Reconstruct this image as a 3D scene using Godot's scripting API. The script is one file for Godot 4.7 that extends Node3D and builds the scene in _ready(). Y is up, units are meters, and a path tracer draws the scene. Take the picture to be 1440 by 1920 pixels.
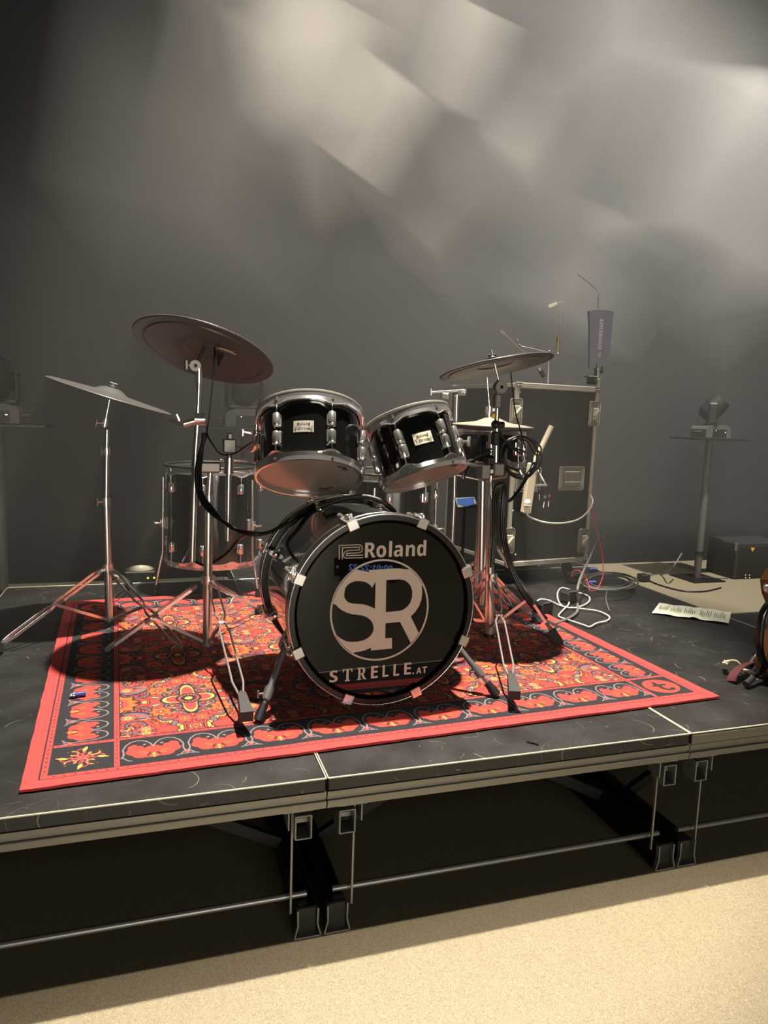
extends Node3D
# A drum kit on a modular stage in stage haze. Units are metres; y = 0 is the stage top, the house floor lies at y = -0.4.

const FLOOR := -0.4
const CAM := Vector3(-0.3674, 0.8164, 1.4896)
const YAW := -0.3113
const PITCH := -0.1332
const ROLL := 0.0344
const FOCAL := 1348.28

var M := {}
var used := {}
var rng := RandomNumberGenerator.new()
var view := Basis()

# ---------------------------------------------------------------- mesh builder
class MB:
	var v := PackedVector3Array()
	var n := PackedVector3Array()
	var uv := PackedVector2Array()
	var idx := PackedInt32Array()
	var xf := Transform3D()

	func vert(p: Vector3, nn: Vector3, t := Vector2.ZERO) -> int:
		v.append(xf * p)
		n.append((xf.basis * nn).normalized())
		uv.append(t)
		return v.size() - 1

	func face(a: int, b: int, c: int) -> void:
		var g := (v[b] - v[a]).cross(v[c] - v[a])
		if g.dot(n[a] + n[b] + n[c]) > 0.0:
			idx.append_array([a, c, b])
		else:
			idx.append_array([a, b, c])

	func quad(a: Vector3, b: Vector3, c: Vector3, d: Vector3, nn: Vector3, ta := Vector2(0, 0), tb := Vector2(1, 0), tc := Vector2(1, 1), td := Vector2(0, 1)) -> void:
		var i := vert(a, nn, ta)
		var j := vert(b, nn, tb)
		var k := vert(c, nn, tc)
		var l := vert(d, nn, td)
		face(i, j, k)
		face(i, k, l)

	# chamfered box
	func box(c: Vector3, s: Vector3, bev := 0.0, bs := Basis()) -> void:
		var h := s * 0.5
		var e := minf(bev, minf(h.x, minf(h.y, h.z)) * 0.95)
		for ax in 3:
			var u := (ax + 1) % 3
			var w := (ax + 2) % 3
			for sg in [-1.0, 1.0]:
				var nn := Vector3.ZERO
				nn[ax] = sg
				var pts := []
				for q in [[-1, -1], [1, -1], [1, 1], [-1, 1]]:
					var p := Vector3.ZERO
					p[ax] = sg * h[ax]
					p[u] = q[0] * (h[u] - e)
					p[w] = q[1] * (h[w] - e)
					pts.append(c + bs * p)
				quad(pts[0], pts[1], pts[2], pts[3], bs * nn)
		if e <= 0.0:
			return
		for ax in 3:
			var u := (ax + 1) % 3
			var w := (ax + 2) % 3
			for a in [-1.0, 1.0]:
				for b in [-1.0, 1.0]:
					var p := [Vector3.ZERO, Vector3.ZERO, Vector3.ZERO, Vector3.ZERO]
					for k in 4:
						p[k][ax] = (-1.0 if k in [0, 3] else 1.0) * (h[ax] - e)
						p[k][u] = a * (h[u] - (0.0 if k < 2 else e))
						p[k][w] = b * (h[w] - (e if k < 2 else 0.0))
					var nn := Vector3.ZERO
					nn[u] = a
					nn[w] = b
					quad(c + bs * p[0], c + bs * p[1], c + bs * p[2], c + bs * p[3], bs * nn.normalized())
		for a in [-1.0, 1.0]:
			for b in [-1.0, 1.0]:
				for d in [-1.0, 1.0]:
					var nn := bs * Vector3(a, b, d).normalized()
					var i := vert(c + bs * Vector3(a * h.x, b * (h.y - e), d * (h.z - e)), nn)
					var j := vert(c + bs * Vector3(a * (h.x - e), b * h.y, d * (h.z - e)), nn)
					var k := vert(c + bs * Vector3(a * (h.x - e), b * (h.y - e), d * h.z), nn)
					face(i, j, k)

	# box between two points: width along side, height along up
	func bar(a: Vector3, b: Vector3, w: float, h: float, up := Vector3.UP, bev := 0.0) -> void:
		var d := (b - a).normalized()
		var side := up.cross(d)
		if side.length() < 1e-4:
			side = Vector3.RIGHT.cross(d)
		side = side.normalized()
		var u := d.cross(side).normalized()
		box((a + b) * 0.5, Vector3(w, h, a.distance_to(b)), bev, Basis(side, u, d))

	# round sweep along points; r is one radius or an array of them
	func tube(pts: Array, r, seg := 10, caps := true) -> void:
		var count := pts.size()
		var dirs := []
		for i in count:
			var a: Vector3 = pts[maxi(i - 1, 0)]
			var b: Vector3 = pts[mini(i + 1, count - 1)]
			dirs.append((b - a).normalized())
		var d0: Vector3 = dirs[0]
		var side: Vector3 = d0.cross(Vector3.UP if absf(d0.y) < 0.9 else Vector3.RIGHT).normalized()
		var first := v.size()
		var last := count - 1
		for i in count:
			var d: Vector3 = dirs[i]
			side = (side - d * side.dot(d)).normalized()
			var up := d.cross(side)
			var rad: float = r[i] if r is Array else r
			for k in seg:
				var a := TAU * k / seg
				var o := side * cos(a) + up * sin(a)
				vert(pts[i] + o * rad, o, Vector2(float(k) / seg, float(i)))
		for i in last:
			for k in seg:
				var a := first + i * seg + k
				var b := first + i * seg + (k + 1) % seg
				face(a, b, b + seg)
				face(a, b + seg, a + seg)
		if caps:
			for e in [0, last]:
				var d: Vector3 = dirs[e] * (-1.0 if e == 0 else 1.0)
				var c := vert(pts[e], d)
				var ring := []
				for k in seg:
					ring.append(raw(v[first + e * seg + k], d))
				for k in seg:
					face(c, ring[k], ring[(k + 1) % seg])

	func raw(p: Vector3, d: Vector3) -> int:
		v.append(p)
		n.append((xf.basis * d).normalized())
		uv.append(Vector2.ZERO)
		return v.size() - 1

	# profile of Vector2(radius, height along y); soft joins the normals along the profile
	func lathe(prof: Array, seg := 32, t := Transform3D(), soft := false, from := 0.0, to := TAU) -> void:
		var nor := []
		for i in prof.size() - 1:
			var d: Vector2 = prof[i + 1] - prof[i]
			nor.append(Vector2(d.y, -d.x).normalized())
		var whole := absf(to - from - TAU) < 1e-4
		var steps := seg if whole else seg + 1
		for i in prof.size() - 1:
			if (prof[i + 1] - prof[i]).length() < 1e-7:
				continue
			var ends := []
			for e in 2:
				var nn: Vector2 = nor[i]
				if soft:
					var o := i + (-1 if e == 0 else 1)
					if o >= 0 and o < nor.size():
						var m: Vector2 = nor[i] + nor[o]
						if m.length() > 1e-3:
							nn = m.normalized()
				var p: Vector2 = prof[i + e]
				var ring := []
				for k in steps:
					var a := from + (to - from) * k / seg
					ring.append(vert(t * Vector3(cos(a) * p.x, p.y, sin(a) * p.x), t.basis * Vector3(cos(a) * nn.x, nn.y, sin(a) * nn.x), Vector2(float(k) / seg, float(i + e) / (prof.size() - 1))))
				ends.append(ring)
			for k in seg:
				var l := (k + 1) % steps
				if prof[i].x > 1e-6:
					face(ends[0][k], ends[0][l], ends[1][l])
				if prof[i + 1].x > 1e-6:
					face(ends[0][k], ends[1][l], ends[1][k])

	# flat plate with an outline in the local xy plane, from z = 0 to z = depth
	func plate(outline: PackedVector2Array, depth: float, t := Transform3D()) -> void:
		var tri := Geometry2D.triangulate_polygon(outline)
		for s in [[depth, Vector3.BACK], [0.0, Vector3.FORWARD]]:
			var first := v.size()
			for q in outline:
				vert(t * Vector3(q.x, q.y, s[0]), t.basis * s[1], q)
			for i in range(0, tri.size(), 3):
				face(first + tri[i], first + tri[i + 1], first + tri[i + 2])
		var ccw := not Geometry2D.is_polygon_clockwise(outline)
		for i in outline.size():
			var a := outline[i]
			var b := outline[(i + 1) % outline.size()]
			var d := (b - a).normalized()
			var nn := Vector3(d.y, -d.x, 0) if ccw else Vector3(-d.y, d.x, 0)
			quad(t * Vector3(a.x, a.y, 0), t * Vector3(b.x, b.y, 0), t * Vector3(b.x, b.y, depth), t * Vector3(a.x, a.y, depth), t.basis * nn)

	func ball(c: Vector3, r: Vector3, seg := 12, bs := Basis()) -> void:
		var prof := []
		var half := maxi(seg / 2, 4)
		for i in half + 1:
			var a := -PI / 2 + PI * i / half
			prof.append(Vector2(cos(a), sin(a)))
		lathe(prof, seg, Transform3D(bs.scaled_local(r), c), true)

	func mesh() -> ArrayMesh:
		var arr := []
		arr.resize(Mesh.ARRAY_MAX)
		arr[Mesh.ARRAY_VERTEX] = v
		arr[Mesh.ARRAY_NORMAL] = n
		arr[Mesh.ARRAY_TEX_UV] = uv
		arr[Mesh.ARRAY_INDEX] = idx
		var m := ArrayMesh.new()
		m.add_surface_from_arrays(Mesh.PRIMITIVE_TRIANGLES, arr)
		return m

func mb(base = null) -> MB:
	var b := MB.new()
	if base is Vector3:
		b.xf = Transform3D(Basis(), -base)
	elif base is Node3D:
		b.xf = base.transform.affine_inverse()
	return b

# ---------------------------------------------------------------- objects
func numbered(called: String) -> String:
	used[called] = used.get(called, 0) + 1
	return called if used[called] == 1 else "%s_%03d" % [called, used[called] - 1]

func tag(o: Node, label: String, category: String, group := "") -> Node:
	o.set_meta("label", label)
	o.set_meta("category", category)
	if group:
		o.set_meta("group", group)
	return o

func thing(called: String, label: String, category: String, at := Vector3.ZERO, bs := Basis(), group := "") -> Node3D:
	var o := Node3D.new()
	o.name = numbered(called)
	add_child(o, true)
	o.transform = Transform3D(bs, at)
	tag(o, label, category, group)
	return o

func obj(called: String, b: MB, m: Material, parent: Node = null) -> MeshInstance3D:
	var o := MeshInstance3D.new()
	o.name = called if parent else numbered(called)
	o.mesh = b.mesh()
	o.material_override = m
	o.cast_shadow = GeometryInstance3D.SHADOW_CASTING_SETTING_ON
	if parent:
		parent.add_child(o, true)
	else:
		add_child(o, true)
	return o

func put(called: String, mesh: Mesh, m: Material, parent: Node, t := Transform3D()) -> MeshInstance3D:
	var o := MeshInstance3D.new()
	o.name = called
	o.mesh = mesh
	o.material_override = m
	o.transform = t
	parent.add_child(o, true)
	return o

func struct(called: String, b: MB, m: Material) -> MeshInstance3D:
	var o := obj(called, b, m)
	o.set_meta("kind", "structure")
	return o

func lettering(called: String, words: String, size: float, m: Material, parent: Node, t: Transform3D, bold := true, serif := false, depth := 0.0006) -> MeshInstance3D:
	var f := SystemFont.new()
	f.font_names = PackedStringArray(["Droid Serif" if serif else "Droid Sans"])
	f.font_weight = 700 if bold else 400
	var tm := TextMesh.new()
	tm.font = f
	tm.text = words
	tm.font_size = 64
	tm.pixel_size = size / 64.0
	tm.depth = depth
	tm.curve_step = 1.5
	return put(called, tm, m, parent, t)

# ---------------------------------------------------------------- from the photograph's pixels to places
func ray(x: float, y: float) -> Vector3:
	return view * Vector3((x - 720.0) / FOCAL, -(y - 960.0) / FOCAL, -1.0)

func on_z(x: float, y: float, z: float) -> Vector3:
	var d := ray(x, y)
	return CAM + d * ((z - CAM.z) / d.z)

func on_y(x: float, y: float, h := 0.0) -> Vector3:
	var d := ray(x, y)
	return CAM + d * ((h - CAM.y) / d.y)

# points of a cable given as [x, y, z] or [x, y] (then on the ground at height h), smoothed
func path(list: Array, h := 0.004, each := 6) -> Array:
	var c := []
	for q in list:
		c.append(q if q is Vector3 else on_z(q[0], q[1], q[2]) if q.size() > 2 else on_y(q[0], q[1], h))
	return smooth(c, each)

func smooth(c: Array, each := 6) -> Array:
	var out := []
	for i in c.size() - 1:
		var p0: Vector3 = c[maxi(i - 1, 0)]
		var p1: Vector3 = c[i]
		var p2: Vector3 = c[i + 1]
		var p3: Vector3 = c[mini(i + 2, c.size() - 1)]
		for k in each:
			var t := float(k) / each
			out.append(0.5 * (2.0 * p1 + (p2 - p0) * t + (2.0 * p0 - 5.0 * p1 + 4.0 * p2 - p3) * t * t + (3.0 * p1 - p0 - 3.0 * p2 + p3) * t * t * t))
	out.append(c[-1])
	return out

# ---------------------------------------------------------------- materials
func mat(called: String, c: Color, rough: float, metal := 0.0) -> StandardMaterial3D:
	var m := StandardMaterial3D.new()
	m.resource_name = called
	m.albedo_color = c
	m.roughness = rough
	m.metallic = metal
	M[called] = m
	return m

func noise_tex(sd: int, freq: float, lo: Color, hi: Color, size := 512, oct := 4, type := FastNoiseLite.TYPE_SIMPLEX_SMOOTH) -> NoiseTexture2D:
	var f := FastNoiseLite.new()
	f.seed = sd
	f.noise_type = type
	f.frequency = freq
	f.fractal_octaves = oct
	var t := NoiseTexture2D.new()
	t.width = size
	t.height = size
	t.seamless = true
	t.noise = f
	var g := Gradient.new()
	g.set_color(0, lo)
	g.set_color(1, hi)
	t.color_ramp = g
	return t

# ---------------------------------------------------------------- camera, air, lamps
func set_camera_and_light() -> void:
	view = Basis.from_euler(Vector3(PITCH, YAW, ROLL))
	var cam := Camera3D.new()
	cam.name = "camera"
	cam.fov = rad_to_deg(2.0 * atan(960.0 / FOCAL))
	cam.near = 0.05
	cam.far = 60.0
	cam.transform = Transform3D(view, CAM)
	add_child(cam)
	cam.current = true
	var e := Environment.new()
	e.background_mode = Environment.BG_COLOR
	e.background_color = Color.BLACK
	e.tonemap_mode = Environment.TONE_MAPPER_LINEAR
	e.tonemap_exposure = 1.35
	e.sdfgi_enabled = true
	e.ssao_enabled = true
	e.ssil_enabled = true
	e.volumetric_fog_enabled = true
	e.volumetric_fog_density = 0.0
	e.volumetric_fog_albedo = Color(0.95, 0.93, 0.9)
	var we := WorldEnvironment.new()
	we.name = "world_environment"
	we.environment = e
	add_child(we)
	# the lamps of the place: where each hangs, where it points, cone half-angle, energy, colour, the label of its fixture
	lamps = [
		[Vector3(0.62, 5.2, -1.0), Vector3(0.25, 0.0, -1.0), 18.5, 66.0, Color(1.0, 0.96, 0.9), "black stage spotlight aimed straight down at the drum rug", 0.45],
		[Vector3(1.9, 5.2, -1.6), Vector3(1.2, 1.0, -3.6), 37.0, 15.0, Color(1.0, 0.985, 0.955), "black stage spotlight over the flight case, aimed back into the haze", 1.0],
		[Vector3(3.7, 5.2, -1.6), Vector3(3.1, 1.0, -3.4), 37.0, 44.0, Color(1.0, 0.985, 0.955), "black stage spotlight on the rear truss, the brightest one behind the kit", 1.0],
		[Vector3(1.4, 5.2, 0.15), Vector3(0.5, -0.4, 3.9), 40.0, 26.0, Color(1.0, 0.955, 0.895), "black stage spotlight aimed at the hall floor in front of the stage", 0.3],
		[Vector3(-1.0, 5.2, -1.6), Vector3(-0.7, 1.0, -3.7), 38.0, 4.5, Color(1.0, 0.985, 0.955), "added weak black spotlight that brightens the haze behind the tall cymbals", 1.0],  # extra lamp, put in to lift the dark haze on this side
	]

var lamps := []

func stage_light(d: Array) -> void:
	var at: Vector3 = d[0]
	var aim: Vector3 = ((d[1] as Vector3) - at).normalized()
	var t := thing("stage_spotlight", d[5], "spotlight", at)
	var bs := Basis.looking_at(aim, Vector3.FORWARD if absf(aim.z) < 0.8 else Vector3.UP)
	var b := mb()
	var turn := Transform3D(bs * Basis(Vector3.RIGHT, -PI / 2), Vector3.ZERO)
	b.lathe([Vector2(0.0, -0.24), Vector2(0.07, -0.23), Vector2(0.1, -0.17), Vector2(0.105, 0.05), Vector2(0.098, 0.05), Vector2(0.09, -0.02), Vector2(0.0, -0.02)], 24, turn)
	obj("can", b, M.black_paint, t)
	b = mb()
	b.lathe([Vector2(0.0, 0.012), Vector2(0.05, 0.006), Vector2(0.088, -0.012), Vector2(0.088, -0.019), Vector2(0.0, -0.019)], 24, turn, true)
	obj("glowing_lens", b, M.lamp_glow, t)
	b = mb()
	var arc := []
	for k in 13:
		var a := PI * k / 12.0
		arc.append(Vector3(cos(a) * 0.13, sin(a) * 0.13 + 0.02, 0.0))
	b.tube(arc, 0.009, 8)
	b.tube([Vector3(0, 0.15, 0), Vector3(0, 0.35, 0)], 0.012, 8)
	b.box(Vector3(0, 0.36, 0), Vector3(0.05, 0.05, 0.07), 0.008)
	obj("yoke", b, M.black_paint, t)
	var l := SpotLight3D.new()
	l.name = "spot"
	l.position = aim * 0.07
	l.basis = bs
	l.spot_angle = d[2]
	l.spot_angle_attenuation = d[6]
	l.spot_attenuation = 2.0
	l.spot_range = 16.0
	l.light_energy = d[3]
	l.light_color = d[4]
	l.light_size = 0.06
	l.shadow_enabled = true
	t.add_child(l)

func truss(a: Vector3, b: Vector3, label: String) -> void:
	var t := thing("lighting_truss", label, "truss", a)
	for o in [Vector3(0, 0.15, -0.1), Vector3(0, 0.15, 0.1), Vector3(0, 0, 0)]:
		var m := mb(a)
		m.tube([a + o, b + o], 0.024, 10)
		obj("chord", m, M.dark_metal, t)
	var count := int(a.distance_to(b) / 0.5)
	for k in count:
		var p := a.lerp(b, float(k) / count)
		var q := a.lerp(b, (k + 0.5) / count)
		for o in [Vector3(0, 0.15, -0.1), Vector3(0, 0.15, 0.1)]:
			var m := mb(a)
			m.tube([p, q + o], 0.008, 6)
			obj("lattice_bar", m, M.dark_metal, t)
	for s in [0.1, 0.5, 0.9]:
		var p := a.lerp(b, s) + Vector3(0, 0.15, 0)
		var m := mb(a)
		m.tube([p, Vector3(p.x, 6.2, p.z)], 0.006, 6)
		obj("hanger", m, M.dark_metal, t)

# smoke: the whole hall is faintly hazy (environment), and soft banks of different size drift over the back of the stage
func build_haze() -> void:
	var r := RandomNumberGenerator.new()
	r.seed = 31
	var root := Node3D.new()
	root.name = "stage_haze"
	add_child(root)
	root.set_meta("kind", "stuff")
	root.set_meta("label", "pale grey stage haze drifting in the air over the drum kit")
	root.set_meta("category", "haze")
	# turned every way, so that each bank thins out evenly towards its outline; thicker high up and to the right, so the air there looks brighter
	fog("haze_veil", root, Vector3(0.9, 0.98, -2.3), Vector3(7.0, 1.92, 2.9), 0.046, Basis(), false)
	for k in [
		[1120, 120, -2.1, 1.4, 0.42, 0.1], [1385, 350, -2.0, 1.05, 0.62, -0.5], [890, 350, -2.2, 0.85, 0.48, 0.25],
		[690, 60, -2.0, 1.15, 0.27, -0.2], [380, 210, -2.3, 1.2, 0.3, 0.8], [1110, 520, -2.6, 0.8, 0.24, -0.75],
		[1010, 250, -1.5, 0.34, 0.5, 0.3], [1230, 210, -1.6, 0.4, 0.55, -0.4], [700, 230, -1.7, 0.36, 0.5, 0.6], [560, 130, -1.6, 0.42, 0.28, -0.3],
		[1370, 560, -1.9, 0.5, 0.4, 0.2], [870, 110, -1.5, 0.32, 0.4, 0.9],
	]:
		var bs := Basis(Vector3.UP, 0.47) * Basis(Vector3.RIGHT, 0.6155) * Basis(Vector3.BACK, PI / 4 + k[5])
		fog("haze_bank", root, on_z(k[0], k[1], k[2]), Vector3(1.15, 0.9, 1.0) * k[3], k[4], bs, false)

func fog(called: String, parent: Node, at: Vector3, size: Vector3, dens: float, bs: Basis, round: bool) -> void:
	var f := FogVolume.new()
	f.name = called
	f.shape = RenderingServer.FOG_VOLUME_SHAPE_ELLIPSOID if round else RenderingServer.FOG_VOLUME_SHAPE_BOX
	f.size = size
	var key := "fog%.3f" % dens
	if not M.has(key):
		var m := FogMaterial.new()
		m.resource_name = "haze"
		m.albedo = Color(0.95, 0.93, 0.9)
		m.density = dens
		M[key] = m
	f.material = M[key]
	f.transform = Transform3D(bs, at)
	parent.add_child(f, true)


func make_materials() -> void:
	mat("chrome", Color(0.92, 0.91, 0.9), 0.19, 0.88)
	mat("worn_chrome", Color(0.82, 0.81, 0.79), 0.24, 0.9)
	mat("clamp_metal", Color(0.5, 0.49, 0.47), 0.48, 0.8)
	mat("aluminium", Color(0.66, 0.65, 0.61), 0.36, 1.0)
	mat("satin_grey", Color(0.5, 0.5, 0.5), 0.35, 0.6)
	mat("rubber", Color(0.13, 0.13, 0.128), 0.62)
	mat("black_rubber", Color(0.075, 0.073, 0.072), 0.5)
	mat("black_paint", Color(0.07, 0.068, 0.066), 0.5)
	mat("dark_metal", Color(0.2, 0.2, 0.2), 0.4, 0.8)
	mat("shell", Color(0.07, 0.072, 0.07), 0.09)
	M.shell.clearcoat_enabled = true
	M.shell.clearcoat = 0.6
	M.shell.clearcoat_roughness = 0.05
	mat("head_black", Color(0.06, 0.056, 0.054), 0.015)
	mat("head_print", Color(0.72, 0.66, 0.6), 0.5)
	mat("tom_film", Color(0.56, 0.53, 0.49), 0.25)
	mat("film_print", Color(0.2, 0.16, 0.13), 0.5)
	mat("hoop_grey", Color(0.5, 0.49, 0.46), 0.42)
	mat("badge", Color(0.84, 0.82, 0.76), 0.3, 0.5)
	mat("badge_cream", Color(0.93, 0.91, 0.8), 0.35, 0.1)
	mat("ink", Color(0.1, 0.09, 0.08), 0.6)
	mat("cymbal", Color(0.28, 0.275, 0.265), 0.36)
	mat("hat_grey", Color(0.55, 0.53, 0.48), 0.45)
	mat("cable", Color(0.05, 0.05, 0.05), 0.35)
	mat("white_cable", Color(0.85, 0.83, 0.77), 0.45)
	mat("grey_cable", Color(0.42, 0.41, 0.39), 0.5)
	mat("red_cable", Color(0.85, 0.25, 0.25), 0.4)
	mat("blue_plastic", Color(0.16, 0.22, 0.6), 0.4)
	mat("yellow", Color(0.95, 0.76, 0.08), 0.5)
	mat("green", Color(0.2, 0.6, 0.42), 0.4)
	mat("purple", Color(0.42, 0.3, 0.5), 0.4)
	mat("red_ring", Color(0.6, 0.2, 0.2), 0.4)
	mat("cream_plastic", Color(0.9, 0.86, 0.74), 0.4)
	mat("antenna_print", Color(0.86, 0.86, 0.86), 0.5)
	mat("grey_hose", Color(0.2, 0.195, 0.185), 0.45)
	mat("battery_blue", Color(0.2, 0.22, 0.5), 0.3)
	mat("ink_grey", Color(0.55, 0.55, 0.45), 0.8)
	mat("black_gloss", Color(0.05, 0.045, 0.045), 0.2)
	mat("paper", Color(0.95, 0.95, 0.85), 0.8)
	mat("panel", Color(0.14, 0.132, 0.124), 0.55)
	mat("antenna", Color(0.5, 0.5, 0.55), 0.5)
	mat("brass", Color(0.8, 0.66, 0.36), 0.3, 1.0)
	mat("maroon", Color(0.32, 0.13, 0.13), 0.6)
	mat("wood", Color(0.36, 0.22, 0.1), 0.18)
	mat("wood_light", Color(0.5, 0.33, 0.15), 0.18)
	mat("wood_dark", Color(0.06, 0.035, 0.03), 0.15)
	mat("lamp_body", Color(0.33, 0.32, 0.3), 0.5)
	mat("curtain", Color(0.05, 0.048, 0.047), 0.9)
	mat("ceiling", Color(0.05, 0.05, 0.05), 0.9)
	mat("hall_wall", Color(0.3, 0.29, 0.27), 0.9)
	mat("lamp_glow", Color(1, 0.95, 0.85), 0.3)
	M.lamp_glow.emission_enabled = true
	M.lamp_glow.emission = Color(1.0, 0.92, 0.8)
	M.lamp_glow.emission_energy_multiplier = 3.0
	mat("fill_glow", Color(1, 0.97, 0.9), 0.5)  # glow of the added fill panel
	M.fill_glow.emission_enabled = true
	M.fill_glow.emission = Color(1.0, 0.96, 0.9)
	M.fill_glow.emission_energy_multiplier = 2.5
	mat("reflection_blue", Color(0.02, 0.02, 0.05), 0.1)  # glow imitates a blue reflection
	M.reflection_blue.emission_enabled = true
	M.reflection_blue.emission = Color(0.38, 0.52, 0.82)
	M.reflection_blue.emission_energy_multiplier = 0.4
	mat("led_white", Color(0.9, 0.9, 0.9), 0.3)
	M.led_white.emission_enabled = true
	M.led_white.emission = Color(0.95, 0.95, 1.0)
	M.led_white.emission_energy_multiplier = 1.0
	mat("led_yellow", Color(0.9, 0.9, 0.3), 0.3)
	M.led_yellow.emission_enabled = true
	M.led_yellow.emission = Color(0.75, 0.85, 0.2)
	M.led_yellow.emission_energy_multiplier = 0.7
	mat("led_blue", Color(0.02, 0.03, 0.1), 0.3)
	M.led_blue.emission_enabled = true
	M.led_blue.emission = Color(0.58, 0.7, 1.0)
	M.led_blue.emission_energy_multiplier = 2.6

# ---------------------------------------------------------------- the place
func build_room() -> void:
	var f := mat("house_floor", Color(1, 1, 1), 0.55)
	f.albedo_texture = noise_tex(11, 0.42, Color(0.40, 0.365, 0.285), Color(0.66, 0.61, 0.5), 1024, 2, FastNoiseLite.TYPE_VALUE)
	f.uv1_triplanar = true
	f.uv1_world_triplanar = true
	f.uv1_scale = Vector3(1.7, 1.7, 1.7)
	f.roughness_texture = noise_tex(12, 0.4, Color(0.25, 0.25, 0.25), Color(0.75, 0.75, 0.75), 512, 2, FastNoiseLite.TYPE_VALUE)
	f.roughness = 1.0
	var b := mb()
	b.box(Vector3(0.5, FLOOR - 0.1, 2.2), Vector3(12.4, 0.2, 12.4))
	struct("floor", b, f)
	b = mb()
	b.box(Vector3(0.5, 6.3, 2.2), Vector3(12.4, 0.2, 12.4))
	struct("ceiling", b, M.ceiling)
	b = mb()
	b.box(Vector3(0.5, 2.9, -3.9), Vector3(12.4, 7.0, 0.2))
	struct("wall_back", b, M.curtain)
	b = mb()
	b.box(Vector3(0.5, 2.9, 8.3), Vector3(12.4, 7.0, 0.2))
	struct("wall_front", b, M.hall_wall)
	for s in [-1, 1]:
		b = mb()
		b.box(Vector3(0.5 + s * 6.1, 2.9, 2.2), Vector3(0.2, 7.0, 12.0))
		struct("wall_left" if s < 0 else "wall_right", b, M.curtain)
	truss(Vector3(-1.6, 5.57, -1.6), Vector3(4.6, 5.57, -1.6), "dark triangular lighting truss over the back of the stage")
	truss(Vector3(-1.2, 5.57, -1.0), Vector3(4.6, 5.57, -1.0), "dark triangular lighting truss over the middle of the stage")
	truss(Vector3(-1.2, 5.57, 0.15), Vector3(4.6, 5.57, 0.15), "dark triangular lighting truss above the stage front")
	added_fill_panel()
	for d in lamps:
		stage_light(d)

# added front fill: an unseen glowing panel low on the rear wall, facing the stage
func added_fill_panel() -> void:
	var at := Vector3(0.6, 0.46, 8.15)
	var t := thing("added_fill_light", "added white fill panel glowing low at the rear wall of the hall", "fill light", at)
	var b := mb()
	b.box(Vector3(0, 0, 0.0), Vector3(4.1, 1.7, 0.08), 0.01)
	obj("fill_housing", b, M.satin_grey, t)
	b = mb()
	b.box(Vector3(0, 0, -0.045), Vector3(4.0, 1.6, 0.02), 0.004)
	obj("fill_diffuser", b, M.fill_glow, t)
	var l := AreaLight3D.new()
	l.name = "fill_light"
	l.position = Vector3(0, 0, -0.07)
	l.area_size = Vector2(4.0, 1.6)
	l.light_energy = 16.0
	l.light_color = Color(1.0, 0.96, 0.9)
	l.area_range = 20.0
	l.shadow_enabled = true
	t.add_child(l)

func deck_surface() -> StandardMaterial3D:
	var m := mat("deck_top", Color(1, 1, 1), 0.5)
	var size := 1024
	var im := Image.create(size, size, false, Image.FORMAT_RGB8)
	im.fill(Color(0.125, 0.117, 0.112))
	var r := RandomNumberGenerator.new()
	r.seed = 5
	for k in 900:                                     # fine scratches and scuffs
		var p := Vector2(r.randf() * size, r.randf() * size)
		var d := Vector2.from_angle(r.randf() * TAU)
		var bend := r.randf_range(-0.03, 0.03)
		var c := Color(0.125, 0.117, 0.112).lerp(Color(0.62, 0.6, 0.55), r.randf() ** 3 * 0.8 + 0.02)
		for s in int(r.randf_range(3, 46) if k > 60 else r.randf_range(40, 120)):
			var q := p + d * s
			d = d.rotated(bend)
			im.fill_rect(Rect2i(posmod(int(q.x), size), posmod(int(q.y), size), 2 if k % 3 == 0 else 1, 2 if k % 5 == 0 else 1), c)
	for k in 420:                                     # specks
		var q := Vector2(r.randf() * size, r.randf() * size)
		im.fill_rect(Rect2i(q, Vector2i(1, 1) * (2 if r.randf() < 0.15 else 1)), Color(0.55, 0.53, 0.49))
	m.albedo_texture = ImageTexture.create_from_image(im)
	m.uv1_triplanar = true
	m.uv1_world_triplanar = true
	m.uv1_scale = Vector3(0.83, 0.83, 0.83)
	m.roughness = 1.0
	m.roughness_texture = noise_tex(21, 0.012, Color(0.36, 0.36, 0.36), Color(0.6, 0.6, 0.6), 512, 5)
	return m

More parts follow.
